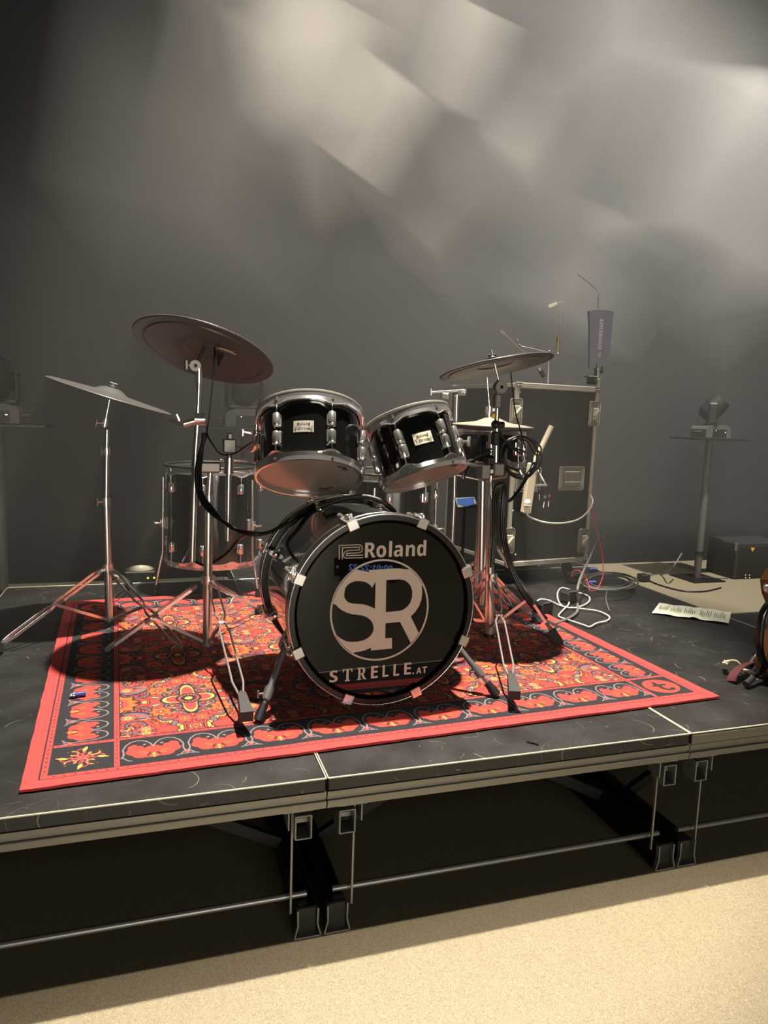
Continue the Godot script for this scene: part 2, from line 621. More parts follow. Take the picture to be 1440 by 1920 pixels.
# one deck: panel, four aluminium rails, two floor skids with fork ends, hinge brackets, leg plates, braces, cross tubes
func stage_deck(x0: float, x1: float, z0: float, z1: float, label: String, along_x := false, pale_edge := false) -> void:
	var c := Vector3((x0 + x1) * 0.5, FLOOR, (z0 + z1) * 0.5)
	var t := thing("stage_deck", label, "stage deck", c)
	var e := 0.0015
	var w := x1 - x0 - 2.0 * e
	var l := z1 - z0 - 2.0 * e
	var top := -FLOOR
	var b := mb()
	b.box(Vector3(0, top - 0.018, 0), Vector3(w - 0.004, 0.03, l - 0.004), 0.0015)
	obj("top_panel", b, M.deck_top, t)
	# thin bare edging round the panel
	b = mb()
	for s in [-1.0, 1.0]:
		b.box(Vector3(0, top - 0.0015, s * (l * 0.5 - 0.001)), Vector3(w, 0.004, 0.003), 0.001)
		b.box(Vector3(s * (w * 0.5 - 0.001), top - 0.0015, 0), Vector3(0.003, 0.004, l), 0.001)
	obj("edge_strip", b, M.edge_wear, t)
	for s in [-1.0, 1.0]:
		for ax in 2:
			b = mb()
			var half := (l if ax == 0 else w) * 0.5
			var long := (w if ax == 0 else l) - (0.0 if ax == 0 else 0.06)
			# channel profile: lip, recess, lower flange (outwards, down)
			var prof := [Vector2(0.0, -0.034), Vector2(0.0, -0.047), Vector2(-0.006, -0.0485), Vector2(-0.006, -0.055), Vector2(0.003, -0.0565), Vector2(0.003, -0.0625), Vector2(0.0, -0.064), Vector2(0.0, -0.073), Vector2(-0.035, -0.073), Vector2(-0.035, -0.034)]
			var poly := PackedVector2Array()
			for q in prof:
				poly.append(q)
			var face := Basis(Vector3(0, 0, s), Vector3.UP, Vector3(-s, 0, 0)) if ax == 0 else Basis(Vector3(s, 0, 0), Vector3.UP, Vector3(0, 0, s))
			var o := (Vector3(s * long * 0.5, top, s * half) if ax == 0 else Vector3(s * half, top, -s * long * 0.5))
			b.plate(poly, long, Transform3D(face, o))
			obj("rail", b, M.rail, t)
	if pale_edge:
		b = mb()
		b.box(Vector3(0, top - 0.019, l * 0.5 + 0.0005), Vector3(w - 0.004, 0.026, 0.004), 0.001)
		obj("edge_cover", b, M.rail, t)
	if along_x:
		under(t, w, l, top, true)
	else:
		under(t, w, l, top, false)

func under(t: Node3D, w: float, l: float, top: float, along_x: bool) -> void:
	var R := Basis(Vector3.UP, PI / 2) if along_x else Basis()
	if along_x:
		var k := w
		w = l
		l = k
	for s in [-1.0, 1.0]:
		var x: float = s * (w * 0.5 - 0.034)
		var b := mb()
		b.xf = Transform3D(R, Vector3.ZERO)
		b.box(Vector3(x, 0.0375, 0), Vector3(0.046, 0.073, l - 0.04), 0.003)
		obj("skid", b, M.dark_metal, t)
		for e in [-1.0, 1.0]:
			# open fork end: a bright rim that flares at the floor
			b = mb()
			b.xf = Transform3D(R, Vector3.ZERO)
			var z: float = e * (l * 0.5 - 0.016)
			var rim := [Vector3(x - 0.024, 0.074, z), Vector3(x - 0.023, 0.035, z), Vector3(x - 0.031, 0.004, z), Vector3(x + 0.031, 0.004, z), Vector3(x + 0.023, 0.035, z), Vector3(x + 0.024, 0.074, z)]
			for k in 5:
				b.bar(rim[k], rim[k + 1], 0.0035, 0.012, Vector3.BACK)
			obj("fork_end", b, M.satin_grey, t)
			# folding leg plate seen edge-on, with its clamp at the rail
			b = mb()
			b.xf = Transform3D(R, Vector3.ZERO)
			var px: float = x - s * 0.038
			b.box(Vector3(px, 0.193, e * (l * 0.5 - 0.03)), Vector3(0.0045, 0.27, 0.006))
			obj("leg_plate", b, M.satin_grey, t)
			b = mb()
			b.xf = Transform3D(R, Vector3.ZERO)
			var cz: float = e * (l * 0.5 - 0.03)
			for q in [[0.0, 0.311, 0.036, 0.004], [0.0, 0.256, 0.036, 0.004]]:
				b.box(Vector3(px + s * 0.022, q[1], cz), Vector3(q[2], q[3], 0.05), 0.001)
			for dx in [0.004, 0.04]:
				b.box(Vector3(px + s * dx, 0.2835, cz), Vector3(0.004, 0.058, 0.05), 0.001)
			b.box(Vector3(px + s * 0.022, 0.285, cz - e * 0.01), Vector3(0.034, 0.014, 0.012), 0.002)
			b.box(Vector3(px - s * 0.012, 0.303, cz), Vector3(0.004, 0.045, 0.05), 0.001)
			b.box(Vector3(px + s * 0.01, 0.324, cz), Vector3(0.07, 0.004, 0.05), 0.001)
			obj("hinge_bracket", b, M.satin_grey, t)
		b = mb()
		b.xf = Transform3D(R, Vector3.ZERO)
		b.bar(Vector3(x - s * 0.02, 0.07, l * 0.5 - 0.3), Vector3(x - s * 0.52, 0.32, l * 0.5 - 0.32), 0.02, 0.03)
		obj("brace", b, M.dark_metal, t)
	for e in [-1.0, 1.0]:
		var b := mb()
		b.xf = Transform3D(R, Vector3.ZERO)
		b.tube([Vector3(-w * 0.5 + 0.03, 0.085, e * (l * 0.5 - 0.055)), Vector3(w * 0.5 - 0.03, 0.085, e * (l * 0.5 - 0.055))], 0.0075, 12)
		obj("cross_tube", b, M.satin_grey, t)

func build_stage() -> void:
	deck_surface()
	mat("edge_wear", Color(0.8, 0.78, 0.7), 0.4, 0.2)
	mat("rail", Color(0.5, 0.49, 0.45), 0.42, 0.7)
	stage_deck(-1.0, 0.0, -2.0, 0.0, "black stage deck under the battery end of the rug")
	stage_deck(0.0, 1.0, -2.0, 0.0, "black stage deck under the bass drum")
	stage_deck(1.0, 2.0, -2.0, 0.0, "black stage deck with the paper set list lying on it", false, true)
	stage_deck(2.0, 4.0, -1.0, 0.0, "black stage deck that carries the guitar's far side, set lengthways", true, true)
	stage_deck(0.0, 2.0, -3.0, -2.0, "black stage deck behind the flight case", true)

# ---------------------------------------------------------------- the rug and its woven print
const RUG_W := 1.911
const RUG_D := 1.586
const RUG_AT := Vector3(-0.645, 0.0, -0.095)
const RUG_TURN := 0.049
const PPM := 800.0

class Painter:
	var im: Image
	var t := Transform2D()
	func poly(pts: Array, c: Color) -> void:
		var q := PackedVector2Array()
		var lo := 1e9
		var hi := -1e9
		for p in pts:
			var w: Vector2 = t * p
			q.append(w)
			lo = minf(lo, w.y)
			hi = maxf(hi, w.y)
		for y in range(maxi(int(lo), 0), mini(int(hi) + 1, im.get_height())):
			var cy := y + 0.5
			var xs := []
			for i in q.size():
				var a := q[i]
				var b := q[(i + 1) % q.size()]
				if (a.y <= cy) != (b.y <= cy):
					xs.append(a.x + (cy - a.y) / (b.y - a.y) * (b.x - a.x))
			xs.sort()
			for i in range(0, xs.size() - 1, 2):
				var x0 := int(round(xs[i]))
				var x1 := int(round(xs[i + 1]))
				if x1 > x0:
					im.fill_rect(Rect2i(x0, y, x1 - x0, 1), c)
	func disc(p: Vector2, r: float, c: Color, sq := 1.0, count := 18) -> void:
		var pts := []
		for k in count:
			pts.append(p + Vector2(cos(TAU * k / count) * r, sin(TAU * k / count) * r * sq))
		poly(pts, c)
	func rect(x: float, y: float, w: float, h: float, c: Color) -> void:
		poly([Vector2(x, y), Vector2(x + w, y), Vector2(x + w, y + h), Vector2(x, y + h)], c)
	func stroke(pts: Array, w: float, c: Color, taper := false) -> void:
		var left := []
		var right := []
		for i in pts.size():
			var d: Vector2 = (pts[mini(i + 1, pts.size() - 1)] - pts[maxi(i - 1, 0)]).normalized()
			var s := w * 0.5 * (sin(PI * (i + 0.35) / (pts.size() - 0.3)) if taper else 1.0)
			left.append(pts[i] + Vector2(-d.y, d.x) * s)
			right.push_front(pts[i] - Vector2(-d.y, d.x) * s)
		poly(left + right, c)
	func curl(p: Vector2, r: float, from: float, turns: float, w: float, c: Color, shrink := 0.75) -> void:
		var pts := []
		for k in 17:
			var a := from + turns * TAU * k / 16.0
			pts.append(p + Vector2(cos(a), sin(a)) * r * (1.0 - shrink * k / 16.0))
		stroke(pts, w, c)
	func petal(p: Vector2, dir: float, l: float, w: float, c: Color) -> void:
		var d := Vector2.from_angle(dir)
		var s := Vector2(-d.y, d.x)
		var pts := []
		for k in 7:
			var u := k / 6.0
			pts.append(p + d * l * u + s * w * 0.5 * sin(PI * pow(u, 0.8)))
		for k in range(5, 0, -1):
			var u := k / 6.0
			pts.append(p + d * l * u - s * w * 0.5 * sin(PI * pow(u, 0.8)))
		poly(pts, c)

const R_RED := Color(0.72, 0.235, 0.22)
const R_CORAL := Color(0.73, 0.23, 0.195)
const R_ORANGE := Color(0.80, 0.37, 0.15)
const R_YELLOW := Color(0.82, 0.62, 0.30)
const R_NAVY := Color(0.105, 0.095, 0.115)
const R_GREY := Color(0.40, 0.35, 0.39)
const R_PALE := Color(0.52, 0.46, 0.47)
const R_DARK := Color(0.2, 0.09, 0.1)
const R_PINK := Color(0.74, 0.31, 0.28)

# fan palmette: base towards -y, fan towards +y
func palmette(P: Painter, pitch: float) -> void:
	var hx := pitch * 0.5
	for s in [-1.0, 1.0]:                     # pale vine that loops over each lobe and meets its neighbour
		var vine := []
		for q in [[0.0, -0.016], [0.006, -0.036], [0.018, -0.051], [0.034, -0.057], [0.05, -0.052], [hx - 0.013, -0.036], [hx - 0.006, -0.014], [hx - 0.008, 0.012], [hx - 0.002, 0.03]]:
			vine.append(Vector2(s * q[0], q[1]))
		P.stroke(vine, 0.0042, R_PALE)
		P.stroke([Vector2(s * (hx - 0.004), 0.024), Vector2(s * (hx - 0.016), 0.042), Vector2(s * (hx - 0.026), 0.048)], 0.0036, R_PALE)
	var fan := []
	for k in 73:
		var a := -0.72 + (PI + 1.44) * k / 72.0
		var r := 0.0545 * (0.84 + 0.19 * absf(cos(a))) + 0.0058 * absf(sin(a * 4.6 + 0.55))
		if a > 1.3 and a < 1.84:
			r *= 0.95
		fan.append(Vector2(cos(a) * r * 1.04, sin(a) * r * 0.86 - 0.004))
	fan.append(Vector2(0, -0.018))
	P.poly(fan, R_CORAL)
	for s in [-1.0, 1.0]:
		P.disc(Vector2(s * 0.024, -0.026), 0.0145, R_NAVY, 0.82)          # dark hook inside each lobe
		P.disc(Vector2(s * 0.033, -0.019), 0.0105, R_CORAL, 0.85)
		P.disc(Vector2(s * 0.02, -0.032), 0.004, R_PALE)
		for k in 3:
			var a: float = PI / 2 - s * (0.42 + 0.4 * k)
			P.petal(Vector2.from_angle(a) * 0.016 + Vector2(0, -0.004), a, 0.026, 0.0055, R_DARK if k == 0 else R_ORANGE)
	P.petal(Vector2(0, 0.014), PI / 2, 0.028, 0.008, R_YELLOW)
	P.petal(Vector2(0, 0.026), PI / 2 - 0.8, 0.014, 0.005, R_ORANGE)
	P.petal(Vector2(0, 0.026), PI / 2 + 0.8, 0.014, 0.005, R_ORANGE)
	P.petal(Vector2(hx, 0.022), PI / 2, 0.024, 0.012, R_PINK)
	P.petal(Vector2(hx, 0.04), PI / 2 - 1.3, 0.02, 0.006, R_GREY)
	P.petal(Vector2(hx, 0.04), PI / 2 + 1.3, 0.02, 0.006, R_GREY)

func flower(P: Painter, p: Vector2, r: float, petals: int, outer: Color, inner: Color) -> void:
	for k in petals:
		P.petal(p, TAU * k / petals, r * 1.12, r * 0.85, R_DARK)
	for k in petals:
		P.petal(p, TAU * k / petals, r, r * 0.66, outer)
	for k in petals:
		P.petal(p, TAU * (k + 0.5) / petals, r * 0.55, r * 0.3, inner)
	P.disc(p, r * 0.2, R_DARK)
	P.disc(p, r * 0.12, R_YELLOW)

# one quarter of the field's repeat, later mirrored both ways
func field_quarter(w: int, h: int) -> Image:
	var im := Image.create(w, h, false, Image.FORMAT_RGB8)
	im.fill(R_CORAL)
	var P := Painter.new()
	P.im = im
	P.t = Transform2D(0.0, Vector2(PPM, PPM), 0.0, Vector2.ZERO)
	var r := RandomNumberGenerator.new()
	r.seed = 23
	var W := w / PPM
	var H := h / PPM
	for k in 70:                              # a ground of small outlined leaves
		var p := Vector2(r.randf() * W, r.randf() * H)
		var dir := r.randf() * TAU
		var l := r.randf_range(0.018, 0.044)
		var wd := r.randf_range(0.009, 0.019)
		P.petal(p - Vector2.from_angle(dir) * 0.002, dir, l + 0.004, wd + 0.005, R_DARK)
		P.petal(p, dir, l, wd, [R_ORANGE, R_PINK, R_RED, R_CORAL, R_ORANGE, R_GREY, R_RED, R_YELLOW][k % 8])
		if k % 3 == 0:
			P.petal(p, dir, l * 0.8, wd * 0.3, R_YELLOW if k % 2 else R_DARK)
	for k in 34:                              # fine dark and yellow scrolls
		var p := Vector2(r.randf() * W, r.randf() * H)
		P.curl(p, r.randf_range(0.01, 0.03), r.randf() * TAU, [0.8, -0.8][k % 2], 0.0034, [R_DARK, R_NAVY, R_YELLOW, R_DARK, R_NAVY][k % 5])
	for q in [[0.30, 0.62, 0.05, 2.2], [0.72, 0.30, 0.046, 0.2], [0.2, 0.25, 0.036, 4.0], [0.8, 0.8, 0.04, 1.0]]:
		P.curl(Vector2(q[0] * W, q[1] * H), q[2] + 0.002, q[3], 0.95, 0.0115, R_NAVY, 0.7)
		P.curl(Vector2(q[0] * W, q[1] * H), q[2], q[3], 0.95, 0.006, R_GREY, 0.7)
	# big leaf
	P.petal(Vector2(0.55 * W, 0.56 * H), -0.5, 0.095, 0.05, R_NAVY)
	P.petal(Vector2(0.56 * W, 0.555 * H), -0.5, 0.083, 0.036, R_GREY)
	P.petal(Vector2(0.58 * W, 0.54 * H), -0.5, 0.06, 0.013, R_PINK)
	flower(P, Vector2(0.42 * W, 0.4 * H), 0.032, 7, R_ORANGE, R_RED)
	flower(P, Vector2(0.86 * W, 0.52 * H), 0.024, 8, R_PINK, R_YELLOW)
	flower(P, Vector2(0.12 * W, 0.72 * H), 0.03, 6, R_RED, R_ORANGE)
	flower(P, Vector2(0.64 * W, 0.93 * H), 0.024, 6, R_PINK, R_YELLOW)
	flower(P, Vector2(0.97 * W, 0.06 * H), 0.05, 8, R_ORANGE, R_RED)
	# four-pointed medallion round the origin
	var star := []
	var inner := []
	for k in 25:
		var a := PI / 2 * k / 24.0
		var rr := 0.047 + 0.052 * pow(absf(cos(2.0 * a)), 2.4)
		star.append(Vector2(cos(a) * rr * 0.8, sin(a) * rr * 1.1))
		inner.append(Vector2(cos(a) * (rr - 0.009) * 0.8, sin(a) * (rr - 0.009) * 1.1))
	P.poly(star + [Vector2.ZERO], R_NAVY)
	var gold := []
	for q in inner:
		gold.append(q * 0.97)
	P.poly(inner + [Vector2.ZERO], R_YELLOW)
	var red := []
	for q in inner:
		red.append(q * 0.86)
	P.poly(red + [Vector2.ZERO], R_RED)
	P.disc(Vector2.ZERO, 0.036, R_NAVY)
	P.disc(Vector2.ZERO, 0.029, R_PINK)
	for k in 4:
		P.petal(Vector2.ZERO, PI / 2 * (k + 0.5) / 4.0, 0.029, 0.009, R_NAVY)
	P.disc(Vector2.ZERO, 0.011, R_YELLOW)
	return im

func rug_picture() -> Image:
	var w := int(RUG_W * PPM)
	var h := int(RUG_D * PPM)
	var im := Image.create(w, h, false, Image.FORMAT_RGB8)
	im.fill(R_CORAL)
	# field: mirrored repeats
	var qw := int(0.191 * PPM)
	var qh := int(0.19 * PPM)
	var q := field_quarter(qw, qh)
	var fx: Image = q.duplicate()
	fx.flip_x()
	var fy: Image = q.duplicate()
	fy.flip_y()
	var fxy: Image = fx.duplicate()
	fxy.flip_y()
	var all := Rect2i(0, 0, qw, qh)
	for i in range(-1, 6):
		for j in range(-1, 6):
			var ox := int(w * 0.5) + (i * 2 - 5) * qw
			var oy := int(h * 0.5) + (j * 2 - 4) * qh
			im.blit_rect(q, all, Vector2i(ox, oy))
			im.blit_rect(fx, all, Vector2i(ox - qw, oy))
			im.blit_rect(fy, all, Vector2i(ox, oy - qh))
			im.blit_rect(fxy, all, Vector2i(ox - qw, oy - qh))
	var P := Painter.new()
	P.im = im
	P.t = Transform2D(0.0, Vector2(PPM, PPM), 0.0, Vector2.ZERO)
	var bands := [[0.0, 0.052, R_RED], [0.033, 0.003, R_DARK], [0.050, 0.003, R_NAVY], [0.052, 0.134, R_NAVY], [0.186, 0.016, R_RED], [0.186, 0.002, R_DARK], [0.2, 0.003, R_NAVY]]
	for b in bands:
		var o: float = b[0]
		var t: float = b[1]
		P.rect(o, o, RUG_W - 2 * o, t, b[2])
		P.rect(o, RUG_D - o - t, RUG_W - 2 * o, t, b[2])
		P.rect(o, o, t, RUG_D - 2 * o, b[2])
		P.rect(RUG_W - o - t, o, t, RUG_D - 2 * o, b[2])
	# the corner squares are closed off, with dotted guards
	for sx in [0, 1]:
		for sy in [0, 1]:
			var x: float = 0.187 if sx == 0 else RUG_W - 0.2
			var y: float = 0.187 if sy == 0 else RUG_D - 0.2
			P.rect(x, 0.052 if sy == 0 else RUG_D - 0.2, 0.013, 0.148, R_RED)
			P.rect(0.052 if sx == 0 else RUG_W - 0.2, y, 0.148, 0.013, R_RED)
	for k in int((RUG_W - 0.1) / 0.022):
		for y in [0.043, 0.194, RUG_D - 0.043, RUG_D - 0.194]:
			P.rect(0.06 + k * 0.022, y - 0.0015, 0.006, 0.003, R_DARK)
	for k in int((RUG_D - 0.1) / 0.022):
		for x in [0.043, 0.194, RUG_W - 0.043, RUG_W - 0.194]:
			P.rect(x - 0.0015, 0.06 + k * 0.022, 0.003, 0.006, R_DARK)
	# palmettes all round, fans outwards
	var base := P.t
	var nx := 10
	var pitch := (RUG_W - 0.402) / nx
	for k in nx:
		var x := 0.201 + pitch * (k + 0.5)
		P.t = base * Transform2D(0.0, Vector2(x, RUG_D - 0.117))
		palmette(P, pitch)
		P.t = base * Transform2D(PI, Vector2(x, 0.117))
		palmette(P, pitch)
	var ny := 9
	pitch = (RUG_D - 0.402) / ny
	for k in ny:
		var y := 0.201 + pitch * (k + 0.5)
		P.t = base * Transform2D(PI / 2, Vector2(pitch / 0.151, 1.0), 0.0, Vector2(0.117, y))
		palmette(P, 0.151)
		P.t = base * Transform2D(-PI / 2, Vector2(pitch / 0.151, 1.0), 0.0, Vector2(RUG_W - 0.117, y))
		palmette(P, 0.151)
	P.t = base
	# corners: three red discs with a letter t, one knot of leaves
	for c in [Vector2(0.119, 0.119), Vector2(RUG_W - 0.119, 0.119), Vector2(RUG_W - 0.119, RUG_D - 0.119)]:
		P.disc(c, 0.058, R_CORAL, 0.93, 40)
		P.stroke([c + Vector2(-0.006, -0.034), c + Vector2(-0.006, 0.018), c + Vector2(0.002, 0.03), c + Vector2(0.02, 0.03), c + Vector2(0.03, 0.02)], 0.015, R_NAVY)
		P.stroke([c + Vector2(-0.026, -0.008), c + Vector2(0.026, -0.008)], 0.013, R_NAVY)
	var c := Vector2(0.119, RUG_D - 0.119)
	for k in 8:
		var a := TAU * k / 8.0
		P.curl(c + Vector2.from_angle(a) * 0.03, 0.018, a, 0.8 if k % 2 else -0.8, 0.004, R_YELLOW if k % 2 else R_RED)
		P.petal(c + Vector2.from_angle(a) * 0.03, a + 0.3, 0.03, 0.01, R_YELLOW if k % 2 == 0 else R_DARK)
		P.petal(c, a, 0.03, 0.008, R_PINK if k % 2 else R_RED)
	return im

func build_rug() -> void:
	var m := mat("rug", Color(1, 1, 1), 0.95)
	m.albedo_texture = ImageTexture.create_from_image(rug_picture())
	m.rim_enabled = true
	m.rim = 0.15
	m.texture_repeat = false
	var t := thing("oriental_rug", "red oriental rug with navy palmette border under the drum kit", "rug", RUG_AT, Basis(Vector3.UP, RUG_TURN))
	var b := mb()
	var nx := 64
	var nz := 54
	var f := FastNoiseLite.new()
	f.seed = 4
	f.frequency = 2.4
	var ids := []
	var edge := FastNoiseLite.new()
	edge.seed = 9
	edge.frequency = 14.0
	for j in nz + 1:
		for i in nx + 1:
			var u := float(i) / nx
			var v := float(j) / nz
			var x := u * RUG_W
			var z := -v * RUG_D
			var lift := 0.0062 + 0.0012 * f.get_noise_2d(x, z) + 0.006 * maxf(0.0, f.get_noise_2d(x * 1.7 + 9.0, z + 3.0) - 0.25) * (1.0 if (v < 0.04) else 0.0)
			if i in [0, nx]:
				x += 0.003 * edge.get_noise_2d(z, 1.0)
			if j in [0, nz]:
				z += 0.003 * edge.get_noise_2d(x, 5.0)
			ids.append(b.vert(Vector3(x, lift, z), Vector3.UP, Vector2(u, 1.0 - v)))
	for j in nz:
		for i in nx:
			var a: int = ids[j * (nx + 1) + i]
			var c: int = ids[(j + 1) * (nx + 1) + i]
			b.face(a, a + 1, c + 1)
			b.face(a, c + 1, c)
	for k in nx:
		for j in [0, nz]:
			var p: Vector3 = b.v[ids[j * (nx + 1) + k]]
			var q: Vector3 = b.v[ids[j * (nx + 1) + k + 1]]
			var e := Vector3(0, 0, 1.0 if j == 0 else -1.0)
			var tv := 0.995 if j == 0 else 0.005
			b.quad(p, q, Vector3(q.x, 0.0004, q.z), Vector3(p.x, 0.0004, p.z), e, Vector2(0.5, tv), Vector2(0.5, tv), Vector2(0.5, tv), Vector2(0.5, tv))
	for k in nz:
		for i in [0, nx]:
			var p: Vector3 = b.v[ids[k * (nx + 1) + i]]
			var q: Vector3 = b.v[ids[(k + 1) * (nx + 1) + i]]
			b.quad(p, q, Vector3(q.x, 0.0004, q.z), Vector3(p.x, 0.0004, p.z), Vector3(1.0 if i else -1.0, 0, 0), Vector2(0.005, 0.5), Vector2(0.005, 0.5), Vector2(0.005, 0.5), Vector2(0.005, 0.5))
	obj("woven_pile", b, m, t)

# ---------------------------------------------------------------- drums
func ring_profile(r0: float, r1: float, y0: float, y1: float, e := 0.0015) -> Array:
	return [Vector2(r0, y0 + e), Vector2(r0 + e, y0), Vector2(r1 - e, y0), Vector2(r1, y0 + e), Vector2(r1, y1 - e), Vector2(r1 - e, y1), Vector2(r0 + e, y1), Vector2(r0, y1 - e), Vector2(r0, y0 + e)]

func lug_mesh(w: float, h: float) -> ArrayMesh:      # chrome lug: rounded body, open end at -y, standing off towards +z
	var b := mb()
	var prof := [Vector2(0.0, h)]
	for k in 6:
		var a := PI / 2 * (1.0 - k / 5.0)
		prof.append(Vector2(cos(a) * w, h - w + sin(a) * w))
	prof.append_array([Vector2(w, 0.002), Vector2(w - 0.002, 0.0), Vector2(0.0, 0.0)])
	b.lathe(prof, 14, Transform3D(Basis().scaled(Vector3(1, 1, 1.1)), Vector3(0, 0, w * 0.75)), true)
	b.box(Vector3(0, h * 0.52, w * 0.35), Vector3(w * 2.5, h * 0.9, w * 0.7), w * 0.3)
	return b.mesh()

func rod_mesh(l: float, r := 0.0026) -> ArrayMesh:   # tension rod with its square head at the far end (-y)
	var b := mb()
	b.tube([Vector3.ZERO, Vector3(0, -l, 0)], r, 8)
	b.lathe([Vector2(0, -l + 0.004), Vector2(0.006, -l + 0.003), Vector2(0.006, -l - 0.001), Vector2(0.0038, -l - 0.002), Vector2(0.0036, -l - 0.009), Vector2(0, -l - 0.0095)], 10)
	return b.mesh()

# chrome hoop whose lower lip scallops down at each lug; y = 0 at the bearing edge, up is away from the shell
func hoop_mesh(r: float, lugs: int, off: float) -> ArrayMesh:
	var b := mb()
	var seg := 96
	var ro := r + 0.011
	var rows := []
	for k in seg + 1:
		var a := TAU * k / seg
		var near := pow(maxf(0.0, cos((a - off) * lugs)), 2.0) if true else 0.0
		var low := -0.008 - 0.011 * near
		var o := Vector3(sin(a), 0, cos(a))
		rows.append([o, [o * (r + 0.003) + Vector3(0, low, 0), o * (ro + 0.003 + 0.004 * near) + Vector3(0, low, 0), o * (ro + 0.002) + Vector3(0, low + 0.004, 0), o * ro + Vector3(0, 0.004, 0), o * ro + Vector3(0, 0.016, 0), o * (r + 0.005) + Vector3(0, 0.016, 0), o * (r + 0.005) + Vector3(0, 0.0, 0)]])
	for k in seg:
		for i in 6:
			var a: Vector3 = rows[k][1][i]
			var c: Vector3 = rows[k][1][i + 1]
			var d: Vector3 = rows[k + 1][1][i]
			var e: Vector3 = rows[k + 1][1][i + 1]
			var o: Vector3 = rows[k][0]
			var p: Vector3 = rows[k + 1][0]
			var n0 := (c - a)
			var up := Vector3.UP
			var nn0 := (o * n0.y - up * n0.dot(o)).normalized()
			var nn1 := (p * n0.y - up * n0.dot(o)).normalized()
			var i0 := b.vert(a, nn0)
			var i1 := b.vert(c, nn0)
			var i2 := b.vert(e, nn1)
			var i3 := b.vert(d, nn1)
			b.face(i0, i1, i2)
			b.face(i0, i2, i3)
	return b.mesh()

# a tom standing along its own y axis, badge towards +z; its origin is the middle of the shell
func tom(t: Node3D, r: float, depth: float, lugs: int, badge: Material, off: float, film: bool) -> void:
	var h := depth * 0.5
	var b := mb()
	b.lathe([Vector2(r - 0.006, -h), Vector2(r, -h + 0.002), Vector2(r, h - 0.002), Vector2(r - 0.006, h)], 64)
	obj("shell", b, M.shell, t)
	var hoop := hoop_mesh(r, lugs, off)
	put("top_hoop", hoop, M.chrome, t, Transform3D(Basis(), Vector3(0, h, 0)))
	put("bottom_hoop", hoop, M.chrome, t, Transform3D(Basis(Vector3.BACK, PI), Vector3(0, -h, 0)))
	b = mb()
	b.lathe(ring_profile(r - 0.004, r + 0.0125, h + 0.0155, h + 0.026, 0.003), 64)
	obj("rim_cover", b, M.hoop_grey if film else M.black_rubber, t)
	b = mb()
	b.lathe([Vector2(0, h + 0.007), Vector2(r + 0.004, h + 0.005), Vector2(r + 0.004, h - 0.001)], 48)
	obj("mesh_head", b, M.black_rubber, t)
	b = mb()
	b.lathe([Vector2(r + 0.004, -h + 0.002), Vector2(r + 0.005, -h - 0.004), Vector2(r - 0.004, -h - 0.006), Vector2(0, -h - 0.006)], 48)
	var f := obj("bottom_head", b, M.tom_film if film else M.black_rubber, t)
	if film:
		for s in [0.55, 2.3]:
			b = mb()
			for k in 5:
				var wdt := [0.01, 0.004, 0.014, 0.009, 0.005]
				b.box(Vector3(-0.02 + k * 0.01, -h - 0.0065, r * 0.78 + (k % 3) * 0.003), Vector3(wdt[k] * 0.7, 0.0006, 0.012 + 0.006 * (k % 2)), 0.0)
			var o := obj("film_lettering", b, M.film_print, f)
			o.basis = Basis(Vector3.UP, s + off)
	var lm := lug_mesh(0.0115, 0.044)
	var rm := rod_mesh(depth * 0.5 - 0.016 - minf(0.036, depth * 0.16))
	for k in lugs:
		var a := off + TAU * k / lugs
		for s in [1.0, -1.0]:
			var q := Basis(Vector3.UP, a) * (Basis() if s < 0 else Basis(Vector3.BACK, PI))
			var y: float = s * (h - minf(0.036, depth * 0.16) - 0.012)
			var o := put("lug", lm, M.chrome, t, Transform3D(q, Basis(Vector3.UP, a) * Vector3(0, y, r - 0.001)))
			put("tension_rod", rod_mesh(absf(s * (h + 0.004) - y)), M.worn_chrome, o, Transform3D(Basis(), Vector3(0, 0, 0.0105)))
	if badge:
		b = mb()
		var w := 0.058
		for k in 6:                        # a plate bent round the shell
			var a0 := -w * 0.5 / r + w / r * k / 6.0
			var a1 := -w * 0.5 / r + w / r * (k + 1) / 6.0
			var p := Vector3(sin(a0), 0, cos(a0))
			var q := Vector3(sin(a1), 0, cos(a1))
			var up := Vector3(0, 0.0175, 0)
			b.quad(p * (r + 0.0015) - up, q * (r + 0.0015) - up, q * (r + 0.0015) + up, p * (r + 0.0015) + up, (p + q).normalized())
			b.quad(p * r + up, q * r + up, q * (r + 0.0015) + up, p * (r + 0.0015) + up, Vector3.UP)
			b.quad(p * r - up, q * r - up, q * (r + 0.0015) - up, p * (r + 0.0015) - up, Vector3.DOWN)
		for a in [-w * 0.5 / r, w * 0.5 / r]:
			var p := Vector3(sin(a), 0, cos(a))
			var up := Vector3(0, 0.0175, 0)
			b.quad(p * r - up, p * (r + 0.0015) - up, p * (r + 0.0015) + up, p * r + up, Vector3(signf(a), 0, 0))
		var o := obj("badge", b, badge, t)
		lettering("maker_name", "Roland", 0.0115, M.ink, o, Transform3D(Basis(), Vector3(0, 0.0065, r + 0.0012)))
		lettering("series_name", "V-Drums", 0.012, M.ink, o, Transform3D(Basis(), Vector3(0, -0.007, r + 0.0012)), true, true)
		for s in [-1.0, 1.0]:
			b = mb()
			b.ball(Vector3(s * 0.0245, 0, r - 0.0005), Vector3(0.0013, 0.0013, 0.0012), 8)
			obj("rivet", b, M.ink, o)

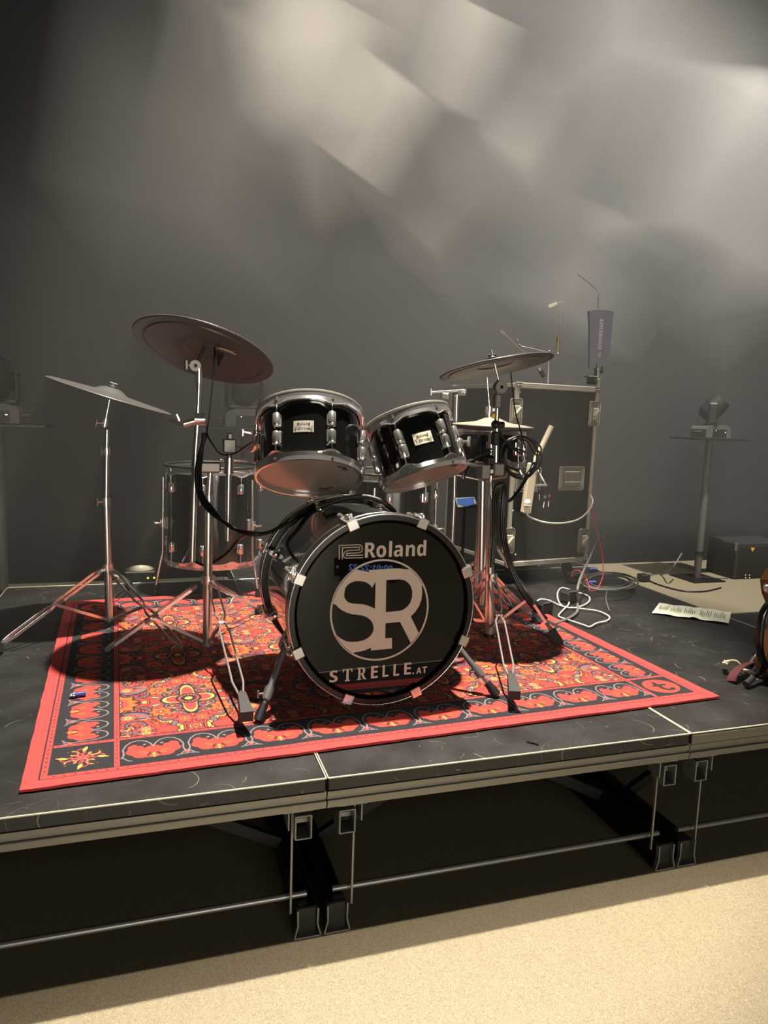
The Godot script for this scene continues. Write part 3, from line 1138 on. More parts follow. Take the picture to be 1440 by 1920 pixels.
func bass_drum() -> void:
	var base := Vector3(0.228, 0.0, -0.345)
	var t := thing("bass_drum", "black bass drum with a large SR emblem on its front head", "bass drum", base, Basis(Vector3.UP, 0.03))
	var cy := 0.288
	var R := 0.254
	var deep := 0.40
	var toz := Transform3D(Basis(Vector3.RIGHT, PI / 2), Vector3(0, cy, 0))     # profile y becomes +z
	var b := mb()
	b.lathe([Vector2(R - 0.007, -deep), Vector2(R, -deep + 0.002), Vector2(R, -0.02), Vector2(R - 0.007, -0.018)], 96, toz)
	obj("shell", b, M.shell, t)
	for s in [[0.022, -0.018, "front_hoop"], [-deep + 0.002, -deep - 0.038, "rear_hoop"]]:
		b = mb()
		b.lathe(ring_profile(R - 0.004, R + 0.013, s[1], s[0], 0.002), 96, toz)
		var o := obj(s[2], b, M.hoop_black, t)
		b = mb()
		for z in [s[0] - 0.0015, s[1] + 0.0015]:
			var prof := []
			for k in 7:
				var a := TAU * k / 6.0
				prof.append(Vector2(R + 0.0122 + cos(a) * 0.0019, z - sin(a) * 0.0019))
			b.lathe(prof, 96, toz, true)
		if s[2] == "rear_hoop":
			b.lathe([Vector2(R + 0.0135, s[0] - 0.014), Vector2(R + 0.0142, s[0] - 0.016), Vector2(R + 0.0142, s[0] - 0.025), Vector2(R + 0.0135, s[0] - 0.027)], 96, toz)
		obj("highlight_ring", b, M.worn_chrome, o)  # highlights along the glossy hoops, built as added chrome rings
	b = mb()
	b.lathe([Vector2(0.0, 0.0105), Vector2(R - 0.012, 0.0105), Vector2(R - 0.003, 0.0)], 96, toz)
	var head := obj("front_head", b, M.head_black, t)
	b = mb()
	b.lathe([Vector2(R - 0.003, -deep - 0.01), Vector2(0.0, -deep - 0.012)], 64, toz)
	obj("rear_head", b, M.black_rubber, t)
	# claws with their rods, on both hoops
	var claw := mb()
	claw.box(Vector3(0, 0.018, 0.004), Vector3(0.03, 0.0045, 0.046), 0.0015)
	claw.box(Vector3(0, 0.0055, 0.0265), Vector3(0.03, 0.028, 0.0045), 0.0018)
	claw.box(Vector3(0, 0.021, -0.012), Vector3(0.015, 0.013, 0.022), 0.004)
	claw.ball(Vector3(0, 0.025, -0.004), Vector3(0.0085, 0.0075, 0.0105), 12)
	var cm := claw.mesh()
	var rod := mb()
	rod.tube([Vector3(0, 0.022, 0.004), Vector3(0, 0.016, -0.075)], 0.0033, 8)
	rod.ball(Vector3(0, 0.0225, 0.012), Vector3(0.006, 0.006, 0.007), 10)
	rod.tube([Vector3(-0.017, 0.0225, -0.018), Vector3(0.017, 0.0225, -0.018)], 0.0042, 8)
	var rm := rod.mesh()
	var lugm := mb()
	lugm.ball(Vector3(0, 0.0, -0.082), Vector3(0.012, 0.017, 0.021), 14)
	lugm.tube([Vector3(0, 0.015, -0.072), Vector3(0, 0.015, -0.095)], 0.0075, 12)
	var lm := lugm.mesh()
	for k in 8:
		var a := TAU * (k + 0.5) / 8.0
		for s in [0, 1]:
			var turn := Basis(Vector3.BACK, a)
			var o := Transform3D(turn * (Basis() if s == 0 else Basis(Vector3.UP, PI)), Vector3(0, cy, 0.0 if s == 0 else -deep - 0.016) + turn * Vector3(0, R, 0))
			var c := put("claw", cm, M.chrome, t, o)
			put("tension_rod", rm, M.worn_chrome, c)
			put("lug", lm, M.chrome, c)
	# spurs
	for s in [-1.0, 1.0]:
		var up := Vector3(s * 0.238, 0.185, -0.115)
		var foot := (on_y(484, 1352, 0.012) if s < 0 else on_y(933, 1305, 0.012))
		foot = t.transform.affine_inverse() * foot
		b = mb()
		b.box(up + Vector3(s * 0.004, 0.0, 0.0), Vector3(0.022, 0.07, 0.045), 0.008, Basis(Vector3.BACK, s * 0.42))
		var br := obj("spur", b, M.satin_grey, t)
		var d := (foot - up).normalized()
		b = mb()
		b.tube([up - d * 0.035, up + d * 0.02], 0.0125, 14)
		b.tube([up + d * 0.02, up + d * 0.16], 0.0085, 14)
		obj("sleeve", b, M.satin_grey, br)
		b = mb()
		b.tube([up + d * 0.16, foot - d * 0.02], 0.006, 12)
		obj("tube", b, M.worn_chrome, br)
		b = mb()
		b.tube([up + d * 0.145, up + d * 0.15, up + d * 0.178, up + d * 0.183], [0.011, 0.0135, 0.0135, 0.009], 14)
		b.tube([up + d * 0.165, up + d * 0.165 + Vector3(-0.028, 0.002, 0.006)], 0.0035, 8)
		b.tube([up + d * 0.165 + Vector3(-0.028, -0.008, 0.006), up + d * 0.165 + Vector3(-0.028, 0.012, 0.006)], 0.003, 8)
		obj("memory_clamp", b, M.satin_grey, br)
		b = mb()
		b.tube([foot - d * 0.048, foot - d * 0.045, foot - d * 0.03, foot - d * 0.028, foot - d * 0.006, foot], [0.009, 0.0115, 0.0115, 0.0135, 0.0145, 0.009], 14)
		obj("rubber_foot", b, M.black_rubber, br)
	# print on the front head; pixels of the photograph taken onto the head's plane
	var inv := t.transform.affine_inverse()
	var zh := 0.0112
	var hp := func(x: float, y: float) -> Vector2:
		var q := t.transform * Vector3(0, 0, zh)
		var nrm := t.transform.basis.z
		var d := ray(600.0 + x / 6.2609, 1000.0 + y / 6.2609)
		var w := CAM + d * ((q - CAM).dot(nrm) / d.dot(nrm))
		var l := inv * w
		return Vector2(l.x, l.y)
	var outline := func(list: Array) -> PackedVector2Array:
		var o := PackedVector2Array()
		for i in range(0, list.size(), 2):
			o.append(hp.call(list[i], list[i + 1]))
		return o
	var flat := Transform3D(Basis(), Vector3(0, 0, zh - 0.0004))
	var c2: Vector2 = (hp.call(720, 303) + hp.call(690, 1493)) * 0.5
	var rr: float = (hp.call(720, 303) as Vector2).distance_to(hp.call(690, 1493)) * 0.5
	c2.x = (hp.call(128, 950).x + hp.call(1265, 830).x) * 0.5
	b = mb()
	b.lathe([Vector2(rr - 0.0052, 0.0), Vector2(rr - 0.0052, 0.0006), Vector2(rr, 0.0006), Vector2(rr, 0.0)], 96, Transform3D(Basis(Vector3.RIGHT, PI / 2), Vector3(c2.x, c2.y, zh - 0.0004)))
	obj("emblem_ring", b, M.head_print, head)
	var on_ring := func(from: Array, to: Array, count: int) -> Array:       # points along the ring between two pixels
		var a := ((hp.call(from[0], from[1]) as Vector2) - c2).angle()
		var e := ((hp.call(to[0], to[1]) as Vector2) - c2).angle()
		var d := wrapf(e - a, -PI, PI)
		var o := []
		for k in count:
			o.append(c2 + Vector2.from_angle(a + d * k / (count - 1)) * (rr - 0.002))
		return o
	var sr := []
	var add := func(l: Array) -> void:
		for q in outline.call(l):
			sr.append(q)
	add.call([578, 455, 520, 443, 470, 436])
	sr.append_array(on_ring.call([425, 436], [140, 830], 10))
	add.call([165, 830, 185, 838, 215, 870, 260, 905, 310, 930, 370, 948, 440, 956, 500, 965, 550, 985, 590, 1015, 615, 1050, 630, 1100, 625, 1150, 600, 1195, 560, 1230, 510, 1255, 450, 1270, 380, 1276, 310, 1268, 250, 1240, 205, 1205])
	sr.append_array(on_ring.call([188, 1200], [380, 1400], 8))
	add.call([415, 1395, 470, 1388, 530, 1372, 580, 1350, 600, 1340, 597, 1375, 845, 1352, 845, 1228, 765, 1232, 768, 1055, 940, 1040])
	sr.append_array(on_ring.call([1062, 1290], [1152, 1175], 4))
	add.call([1065, 975, 1120, 920, 1165, 850, 1192, 770, 1200, 690, 1195, 620])
	sr.append_array(on_ring.call([1200, 590], [1062, 440], 6))
	add.call([1000, 422, 940, 412, 860, 412, 578, 432])
	b = mb()
	b.plate(PackedVector2Array(sr), 0.0006, flat)
	var em := obj("emblem", b, M.head_print, head)
	em.set_meta("label", "pale SR monogram printed on the head")
	b = mb()
	var up2 := Transform3D(Basis(), Vector3(0, 0, zh + 0.0002))
	b.plate(outline.call([285, 700, 283, 740, 300, 780, 330, 808, 370, 822, 430, 828, 500, 832, 560, 848, 610, 868, 645, 885, 652, 570, 612, 640, 590, 610, 560, 585, 520, 568, 470, 560, 410, 562, 360, 580, 320, 610, 295, 650]), 0.0002, up2)
	obj("letter_gap", b, M.head_black, em)
	b = mb()
	b.plate(outline.call([778, 548, 930, 540, 985, 548, 1030, 575, 1065, 620, 1083, 680, 1080, 750, 1060, 815, 1020, 865, 970, 900, 910, 913, 772, 925]), 0.0002, up2)
	obj("letter_gap", b, M.head_black, em)
	# maker's mark and name
	for line in [[226, 303, 226, 142, 468, 133, 492, 150, 499, 182, 488, 215, 465, 228, 312, 234, 309, 262, 500, 254], [262, 302, 263, 170, 465, 160, 466, 194, 345, 200, 300, 212, 275, 240, 276, 272, 298, 292, 500, 286]]:
		var pts := []
		for q in outline.call(line):
			pts.append(q)
		b = mb()
		for k in pts.size() - 1:
			var p: Vector2 = pts[k]
			var q: Vector2 = pts[k + 1]
			var d := (q - p).normalized() * 0.0011
			var sd := Vector2(-d.y, d.x)
			b.plate(PackedVector2Array([p - d + sd, q + d + sd, q + d - sd, p - d - sd]), 0.0006, flat)
		obj("maker_mark", b, M.head_print, head)
	var p0: Vector2 = hp.call(526, 290)
	var p1: Vector2 = hp.call(1243, 256)
	var word := lettering("maker_name", "Roland", 0.05, M.head_print, head, Transform3D())
	var box := word.mesh.get_aabb()
	var k1 := (p1.x - p0.x) / box.size.x
	word.transform = Transform3D(Basis().scaled(Vector3(k1, k1 * 1.02, 1)), Vector3(p0.x - box.position.x * k1, p0.y - box.position.y * k1 * 1.02, zh))
	for q in [["S", 110, 1752, 210, 1605], ["T", 265, 1740, 380, 1585], ["R", 432, 1722, 545, 1570], ["E", 597, 1703, 682, 1553], ["L", 732, 1687, 806, 1542], ["L", 860, 1675, 933, 1530], ["E", 985, 1660, 1072, 1515], [".", 1085, 1653, 1105, 1633], ["A", 1130, 1650, 1192, 1572], ["T", 1197, 1642, 1258, 1562]]:
		var slab: bool = q[0] in ["T", "R"] and q[1] < 1000
		var lt := lettering("letter", q[0], 0.05, M.head_print, head, Transform3D(), true, slab)
		var bx := lt.mesh.get_aabb()
		var a: Vector2 = hp.call(q[1], q[2])
		var e: Vector2 = hp.call(q[3], q[4])
		var kx := (e.x - a.x) / bx.size.x
		var ky := (e.y - a.y) / bx.size.y
		lt.transform = Transform3D(Basis().scaled(Vector3(kx, ky, 1)), Vector3(a.x - bx.position.x * kx, a.y - bx.position.y * ky, zh))

func aimed(tilt: float, lean: float, yaw: float) -> Basis:
	return Basis(Vector3.BACK, -lean) * Basis(Vector3.RIGHT, -tilt) * Basis(Vector3.UP, yaw)

func build_drums() -> void:
	mat("hoop_black", Color(0.1, 0.098, 0.094), 0.22)
	bass_drum()
	var t := thing("rack_tom", "larger black rack tom with a silver badge, hung over the bass drum", "tom drum", on_z(581, 838, -0.68), aimed(deg_to_rad(25), deg_to_rad(5), deg_to_rad(-20)))
	tom(t, 0.152, 0.178, 6, M.badge, PI / 6, true)
	t = thing("rack_tom", "smaller black rack tom with a cream badge, tipped to one side", "tom drum", on_z(780, 843, -0.64), aimed(deg_to_rad(21), deg_to_rad(-13), deg_to_rad(-6)))
	tom(t, 0.127, 0.165, 6, M.badge_cream, PI / 6, true)
	# floor toms on legs
	floor_tom(on_y(400, 1105), 0.203, 0.40, 0.15, 0.4, "black floor tom on chrome legs behind the tall cymbal stand")
	floor_tom(Vector3(0.58, 0, -1.42), 0.203, 0.40, 0.16, 1.2, "black glossy floor tom standing behind the bass drum")
	# snare under the hi-hat
	t = thing("snare_drum", "black snare drum on a basket stand below the hi-hat", "snare drum", on_z(905, 842, -1.45), aimed(deg_to_rad(4), 0, 0.3))
	tom(t, 0.178, 0.13, 8, null, 0.2, false)

func floor_tom(at: Vector3, r: float, depth: float, low: float, spin: float, label: String) -> void:
	var t := thing("floor_tom", label, "floor tom", Vector3(at.x, low + depth * 0.5, at.z), Basis(Vector3.UP, spin))
	tom(t, r, depth, 8, null, 0.1, false)
	for k in 3:
		var a := TAU * k / 3.0 + 0.35
		var o := Vector3(sin(a), 0, cos(a))
		var s := Vector3(cos(a), 0, -sin(a))
		var p := o * (r + 0.024)
		var foot := -(low + depth * 0.5)
		var b := mb()
		b.tube([p + Vector3(0, 0.17, 0) - o * 0.004, p + Vector3(0, -0.16, 0), p + Vector3(0, -0.2, 0) + o * 0.01, p + o * 0.035 + Vector3(0, foot + 0.02, 0)], 0.0062, 12)
		var leg := obj("leg", b, M.worn_chrome, t)
		b = mb()
		b.tube([p + o * 0.034 + Vector3(0, foot + 0.045, 0), p + o * 0.035 + Vector3(0, foot + 0.012, 0), p + o * 0.035 + Vector3(0, foot + 0.001, 0)], [0.011, 0.0145, 0.0125], 14)
		obj("rubber_foot", b, M.black_rubber, leg)
		b = mb()
		b.box(o * (r + 0.008) + Vector3(0, -0.03, 0), Vector3(0.034, 0.055, 0.016), 0.005, Basis(s, Vector3.UP, o))
		b.tube([p + Vector3(0, -0.048, 0), p + Vector3(0, -0.012, 0)], 0.012, 12)
		b.tube([p + s * 0.004 + Vector3(0, -0.03, 0), p + o * 0.03 + Vector3(0, -0.03, 0)], 0.004, 8)
		b.box(p + o * 0.034 + Vector3(0, -0.03, 0), Vector3(0.036, 0.009, 0.006), 0.002, Basis(s, Vector3.UP, o))
		obj("leg_bracket", b, M.chrome, t)

# ---------------------------------------------------------------- cymbals and stands
func cymbal(t: Node3D, r: float, bell: float) -> void:
	var b := mb()
	var up := [Vector2(0.006, bell), Vector2(0.02, bell * 0.97), Vector2(r * 0.17, bell * 0.78), Vector2(r * 0.24, bell * 0.45), Vector2(r * 0.29, bell * 0.33), Vector2(r * 0.6, bell * 0.2), Vector2(r * 0.93, 0.002), Vector2(r - 0.002, -0.001), Vector2(r, -0.004), Vector2(r - 0.003, -0.007)]
	b.lathe(up, 80, Transform3D(), true)
	obj("playing_surface", b, M.cymbal, t)
	b = mb()
	b.lathe([Vector2(r - 0.003, -0.007), Vector2(r * 0.86, -0.0055), Vector2(r * 0.85, -0.003), Vector2(r * 0.835, -0.003)], 80)
	obj("edge_ring", b, M.cymbal, t)
	b = mb()
	b.lathe([Vector2(r * 0.835, -0.003), Vector2(r * 0.825, -0.0075), Vector2(r * 0.45, -0.001), Vector2(r * 0.33, 0.003), Vector2(r * 0.3, 0.009), Vector2(0.006, 0.012)], 80)
	obj("underside", b, M.cymbal, t)

func stand_pole(t: Node3D, pts: Array, radii: Array, m: Material, called := "pole") -> void:
	var b := mb(t)
	for k in pts.size() - 1:
		b.tube([pts[k], pts[k + 1]], radii[k], 16)
	obj(called, b, m, t)

func collar(t: Node3D, p: Vector3, axis: Vector3, r: float, h: float, wing: Vector3, called := "collar", m: Material = null) -> void:
	var b := mb(t)
	b.tube([p - axis * h * 0.5, p - axis * h * 0.42, p + axis * h * 0.42, p + axis * h * 0.5], [r * 0.86, r, r, r * 0.86], 16)
	if wing != Vector3.ZERO:
		var d := wing.normalized()
		var e := p + wing
		b.tube([p, e], 0.004, 8)
		b.bar(e - axis * 0.017, e + axis * 0.017, 0.011, 0.005, d, 0.002)
	obj(called, b, m if m else M.chrome, t)

# double-braced tripod leg: two flat straps, pinched where the strut meets them
func strap_leg(t: Node3D, hub: Vector3, foot: Vector3, block: float, wide := 0.013, pinch := 0.47, rods := false) -> Vector3:
	var d := (foot - hub).normalized()
	var side := d.cross(Vector3.UP).normalized()
	var up := side.cross(d).normalized()
	var long := hub.distance_to(foot)
	var knots := [[0.0, 0.35], [0.06, 1.0], [pinch - 0.07, 1.0], [pinch, 0.25], [pinch + 0.07, 1.0], [0.9, 1.0], [1.0, 0.3]]
	for s in [-1.0, 1.0]:
		var b := mb(t)
		if rods:
			var pts := []
			for k in knots.size():
				pts.append(hub + d * long * knots[k][0] + side * s * wide * knots[k][1])
			b.tube(pts, 0.0031, 10)
			obj("leg_strap", b, M.bright_rod, t)
			continue
		for k in knots.size() - 1:
			var p: Vector3 = hub + d * long * knots[k][0] + side * s * wide * knots[k][1]
			var q: Vector3 = hub + d * long * knots[k + 1][0] + side * s * wide * knots[k + 1][1]
			b.bar(p, q, 0.0028, 0.0115, up, 0.0008)
		obj("leg_strap", b, M.chrome, t)
	var b := mb(t)
	b.tube([hub + d * long * pinch - side * 0.011, hub + d * long * pinch + side * 0.011], 0.0045, 10)
	obj("rivet", b, M.chrome, t)
	if block > 0.0:
		b = mb(t)
		var bs := Basis(side, up, d)
		var c := foot + d * block * 0.32
		b.tube([foot - d * 0.016, foot + d * block * 0.2], 0.008, 8)
		var poly := PackedVector2Array([Vector2(-0.010, 0.0), Vector2(0.010, 0.0), Vector2(0.0165, -block), Vector2(-0.0165, -block)])
		b.plate(poly, 0.03, Transform3D(Basis(side, -d, side.cross(-d).normalized()), foot - side.cross(-d).normalized() * 0.015))
		obj("rubber_foot", b, M.rubber, t)
	return hub + d * long * pinch

func strut(t: Node3D, a: Vector3, b0: Vector3) -> void:
	var d := (b0 - a).normalized()
	var side := d.cross(Vector3.UP).normalized()
	var b := mb(t)
	b.bar(a, b0, 0.012, 0.004, side, 0.001)
	obj("strut", b, M.chrome, t)

func boom_cable(t: Node3D, pts: Array, r: float, m: Material, called := "cable") -> void:
	var b := mb(t)
	b.tube(pts, r, 8)
	obj(called, b, m, t)

func wing_nut(t: Node3D, p: Vector3, bs: Basis) -> void:
	var b := mb(t)
	b.lathe([Vector2(0, 0.018), Vector2(0.006, 0.017), Vector2(0.009, 0.012), Vector2(0.018, 0.01), Vector2(0.02, 0.007), Vector2(0.02, 0.001), Vector2(0.0, 0.0)], 16, Transform3D(bs, p))
	b.box(p + bs * Vector3(0, 0.017, 0), Vector3(0.03, 0.008, 0.005), 0.002, bs)
	obj("felt_and_wing_nut", b, M.black_rubber, t)

func cymbal_basis(slope: float, toward: float, yaw := 0.0) -> Basis:   # slope: drop to the right; toward: the near edge tips up
	return Basis(Vector3.UP, yaw) * Basis(Vector3.BACK, -slope) * Basis(Vector3.RIGHT, -toward)

func build_left_stands() -> void:
	mat("bright_rod", Color(0.92, 0.91, 0.89), 0.2, 0.8)
	# --- far left: straight stand with a cymbal nearly edge-on
	var z := -1.36
	var low := on_z(205, 1163, z)
	var t := thing("cymbal_stand", "straight chrome cymbal stand with one leg reaching off the rug", "cymbal stand", Vector3(low.x, 0, z))
	var p := [on_z(205, 1166, z), on_z(199, 940, z), on_z(200, 846, z), on_z(200.5, 806, z)]
	stand_pole(t, p, [0.0145, 0.0105, 0.008], M.worn_chrome)
	var ax: Vector3 = (p[1] - p[0]).normalized()
	collar(t, p[1], ax, 0.017, 0.03, Vector3(-0.03, 0, 0.02), "height_collar")
	collar(t, p[2], ax, 0.014, 0.026, Vector3(-0.018, 0, 0.012), "height_collar")
	collar(t, on_z(201, 1063, z), ax, 0.021, 0.026, Vector3.ZERO, "leg_hub")
	collar(t, on_z(205, 1163, z), ax, 0.019, 0.016, Vector3.ZERO, "leg_collar")
	var til := on_z(197, 793, z)
	var c := on_z(207, 741, z)
	collar(t, til, (c - til).normalized(), 0.011, 0.03, Vector3(-0.03, 0.0, 0.01), "tilter")
	stand_pole(t, [til, c + (c - til).normalized() * 0.02], [0.0035], M.chrome, "tilter_rod")
	var bs := cymbal_basis(deg_to_rad(16), deg_to_rad(-1.8))
	wing_nut(t, c + bs * Vector3(0, 0.026, 0), bs)
	for f in [[on_y(2, 1208, 0.03), 0.04], [on_y(341, 1215, 0.02), 0.0], [Vector3(low.x + 0.05, 0.03, z - 0.5), 0.04]]:
		var j := strap_leg(t, on_z(201, 1066, z) + ((f[0] - low) * Vector3(1, 0, 1)).normalized() * 0.025, f[0], f[1], 0.013, 0.5)
		strut(t, on_z(205, 1163, z), j)
	var cy := thing("cymbal", "dark cymbal tilted almost edge-on over the straight cymbal stand", "cymbal", c, bs)
	cymbal(cy, 0.225, 0.03)

	# --- stand with the big crash, the tom post and the multi-clamp
	z = -0.985
	low = on_z(389, 1210, z)
	t = thing("double_stand", "chrome stand carrying the big crash and the larger rack tom on one clamp", "drum hardware", Vector3(low.x, 0, z))
	p = [on_z(388.5, 1210, z), on_z(391, 938, z), on_z(395, 872, z)]
	stand_pole(t, p, [0.0155, 0.0095], M.worn_chrome)
	ax = (p[1] - p[0]).normalized()
	collar(t, p[1], ax, 0.019, 0.035, Vector3(-0.03, 0.0, 0.02), "height_collar")
	collar(t, on_z(390, 1086, z), ax, 0.023, 0.03, Vector3.ZERO, "leg_hub")
	collar(t, on_z(388.5, 1208, z), ax, 0.02, 0.02, Vector3.ZERO, "leg_collar")
	var hub := on_z(392, 1090, z)
	for f in [[on_y(197, 1220, 0.015), 0.0, on_z(368, 1098, z)], [on_y(453, 1306, 0.075), 0.085, on_z(397, 1090, z + 0.02)], [Vector3(low.x + 0.22, 0.03, z - 0.36), 0.04, hub]]:
		var j := strap_leg(t, f[2], f[0], f[1], 0.0145, 0.42 if f[1] > 0.08 else 0.5, f[1] > 0.08)
		strut(t, on_z(389, 1206, z), j)
	# multi-clamp
	var b := mb(t)
	b.box(on_z(393, 876, z), Vector3(0.072, 0.036, 0.038), 0.005)
	b.box(on_z(372, 873, z), Vector3(0.03, 0.05, 0.03), 0.005)
	obj("multi_clamp", b, M.clamp_metal, t)
	stand_pole(t, [on_z(413, 861, z), on_z(463, 864, z)], [0.004], M.chrome, "clamp_bolt")
	stand_pole(t, [on_z(413, 882, z), on_z(468, 886, z)], [0.004], M.chrome, "clamp_bolt")
	# crash tube
	var q := [on_z(360, 1052, z + 0.02), on_z(366, 862, z + 0.02), on_z(370, 795, z + 0.02), on_z(373, 716, z + 0.02)]
	stand_pole(t, q, [0.0115, 0.0105, 0.0085], M.worn_chrome, "crash_tube")
	collar(t, on_z(373, 704, z + 0.02), ax, 0.0125, 0.05, Vector3.ZERO, "height_collar")
	b = mb(t)
	b.lathe([Vector2(0.006, -0.012), Vector2(0.018, -0.012), Vector2(0.018, 0.012), Vector2(0.006, 0.012)], 18, Transform3D(Basis(Vector3.RIGHT, PI / 2), on_z(366, 686, z + 0.02)))
	b.box(on_z(350, 684, z + 0.02), Vector3(0.012, 0.034, 0.012), 0.003)
	b.tube([on_z(350, 684, z + 0.02), on_z(366, 686, z + 0.02)], 0.005, 8)
	obj("tilter", b, M.clamp_metal, t)
	# boom joint half way up, with its tube end pointing to the left
	b = mb(t)
	b.tube([on_z(374, 787, z + 0.03), on_z(344, 795, z + 0.03)], 0.0115, 14)
	b.lathe([Vector2(0, -0.016), Vector2(0.02, -0.016), Vector2(0.02, 0.016), Vector2(0, 0.016)], 18, Transform3D(Basis(Vector3.BACK, PI / 2), on_z(374, 786, z + 0.03)))
	b.tube([on_z(346, 797, z + 0.03), on_z(316, 785, z - 0.1)], [0.006, 0.011], 12)
	b.box(on_z(334, 783, z + 0.03), Vector3(0.008, 0.026, 0.008), 0.002, Basis(Vector3.BACK, 0.4))
	obj("boom_joint", b, M.chrome, t)
	# tom post
	var w := z + 0.06
	stand_pole(t, [on_z(427, 1014, w), on_z(429, 862, w)], [0.0095], M.worn_chrome, "tom_post")
	stand_pole(t, [on_z(429, 888, w), on_z(430, 858, w)], [0.0165], M.worn_chrome, "tom_post_sleeve")
	b = mb(t)
	b.box(on_z(430, 836, w), Vector3(0.042, 0.046, 0.034), 0.004)
	b.box(on_z(431, 818, w), Vector3(0.018, 0.022, 0.018), 0.004)
	b.tube([on_z(430, 858, w), on_z(430, 845, w)], 0.009, 12)
	obj("post_clamp", b, M.clamp_metal, t)
	stand_pole(t, [on_z(440, 838, w), on_z(472, 842, w + 0.12)], [0.006], M.chrome, "tom_arm")
	b = mb(t)
	var jo := on_z(480, 815, w + 0.17)
	b.ball(jo, Vector3(0.017, 0.017, 0.017), 14)
	b.tube([jo + Vector3(0, -0.006, 0), on_z(476, 836, w + 0.14), on_z(470, 842, w + 0.12)], [0.01, 0.014, 0.012], 12)
	b.tube([on_z(479, 822, w + 0.17), on_z(483, 765, w + 0.17)], 0.0055, 10)
	b.tube([jo, on_z(456, 810, w + 0.17)], 0.0035, 8)
	b.box(on_z(455, 812, w + 0.17), Vector3(0.006, 0.022, 0.008), 0.002)
	b.tube([jo, on_z(497, 822, w + 0.19)], 0.013, 12)
	obj("tom_mount", b, M.chrome, t)
	var cc := on_z(383, 658, z + 0.02)
	bs = cymbal_basis(deg_to_rad(16), deg_to_rad(16.5))
	stand_pole(t, [on_z(366, 686, z + 0.02), cc + bs * Vector3(0, 0.02, 0)], [0.0045], M.black_rubber, "tilter_rod")
	wing_nut(t, cc + bs * Vector3(0, 0.032, 0), bs)
	cy = thing("cymbal", "big dark crash cymbal seen from below, its cable hanging down", "cymbal", cc, bs)
	cymbal(cy, 0.229, 0.026)
	b = mb()
	b.box(Vector3(0.045, -0.008, 0.03), Vector3(0.03, 0.014, 0.022), 0.004)
	b.tube([Vector3(0.05, -0.012, 0.035), Vector3(0.052, -0.045, 0.035)], [0.006, 0.004], 8)
	obj("jack_socket", b, M.black_rubber, cy)
	b = mb()
	for k in 2:
		b.box(Vector3(0.062, -0.0075, 0.078 + k * 0.01), Vector3(0.062 - 0.02 * k, 0.001, 0.005), 0.0)
	obj("maker_print", b, M.head_print, cy)

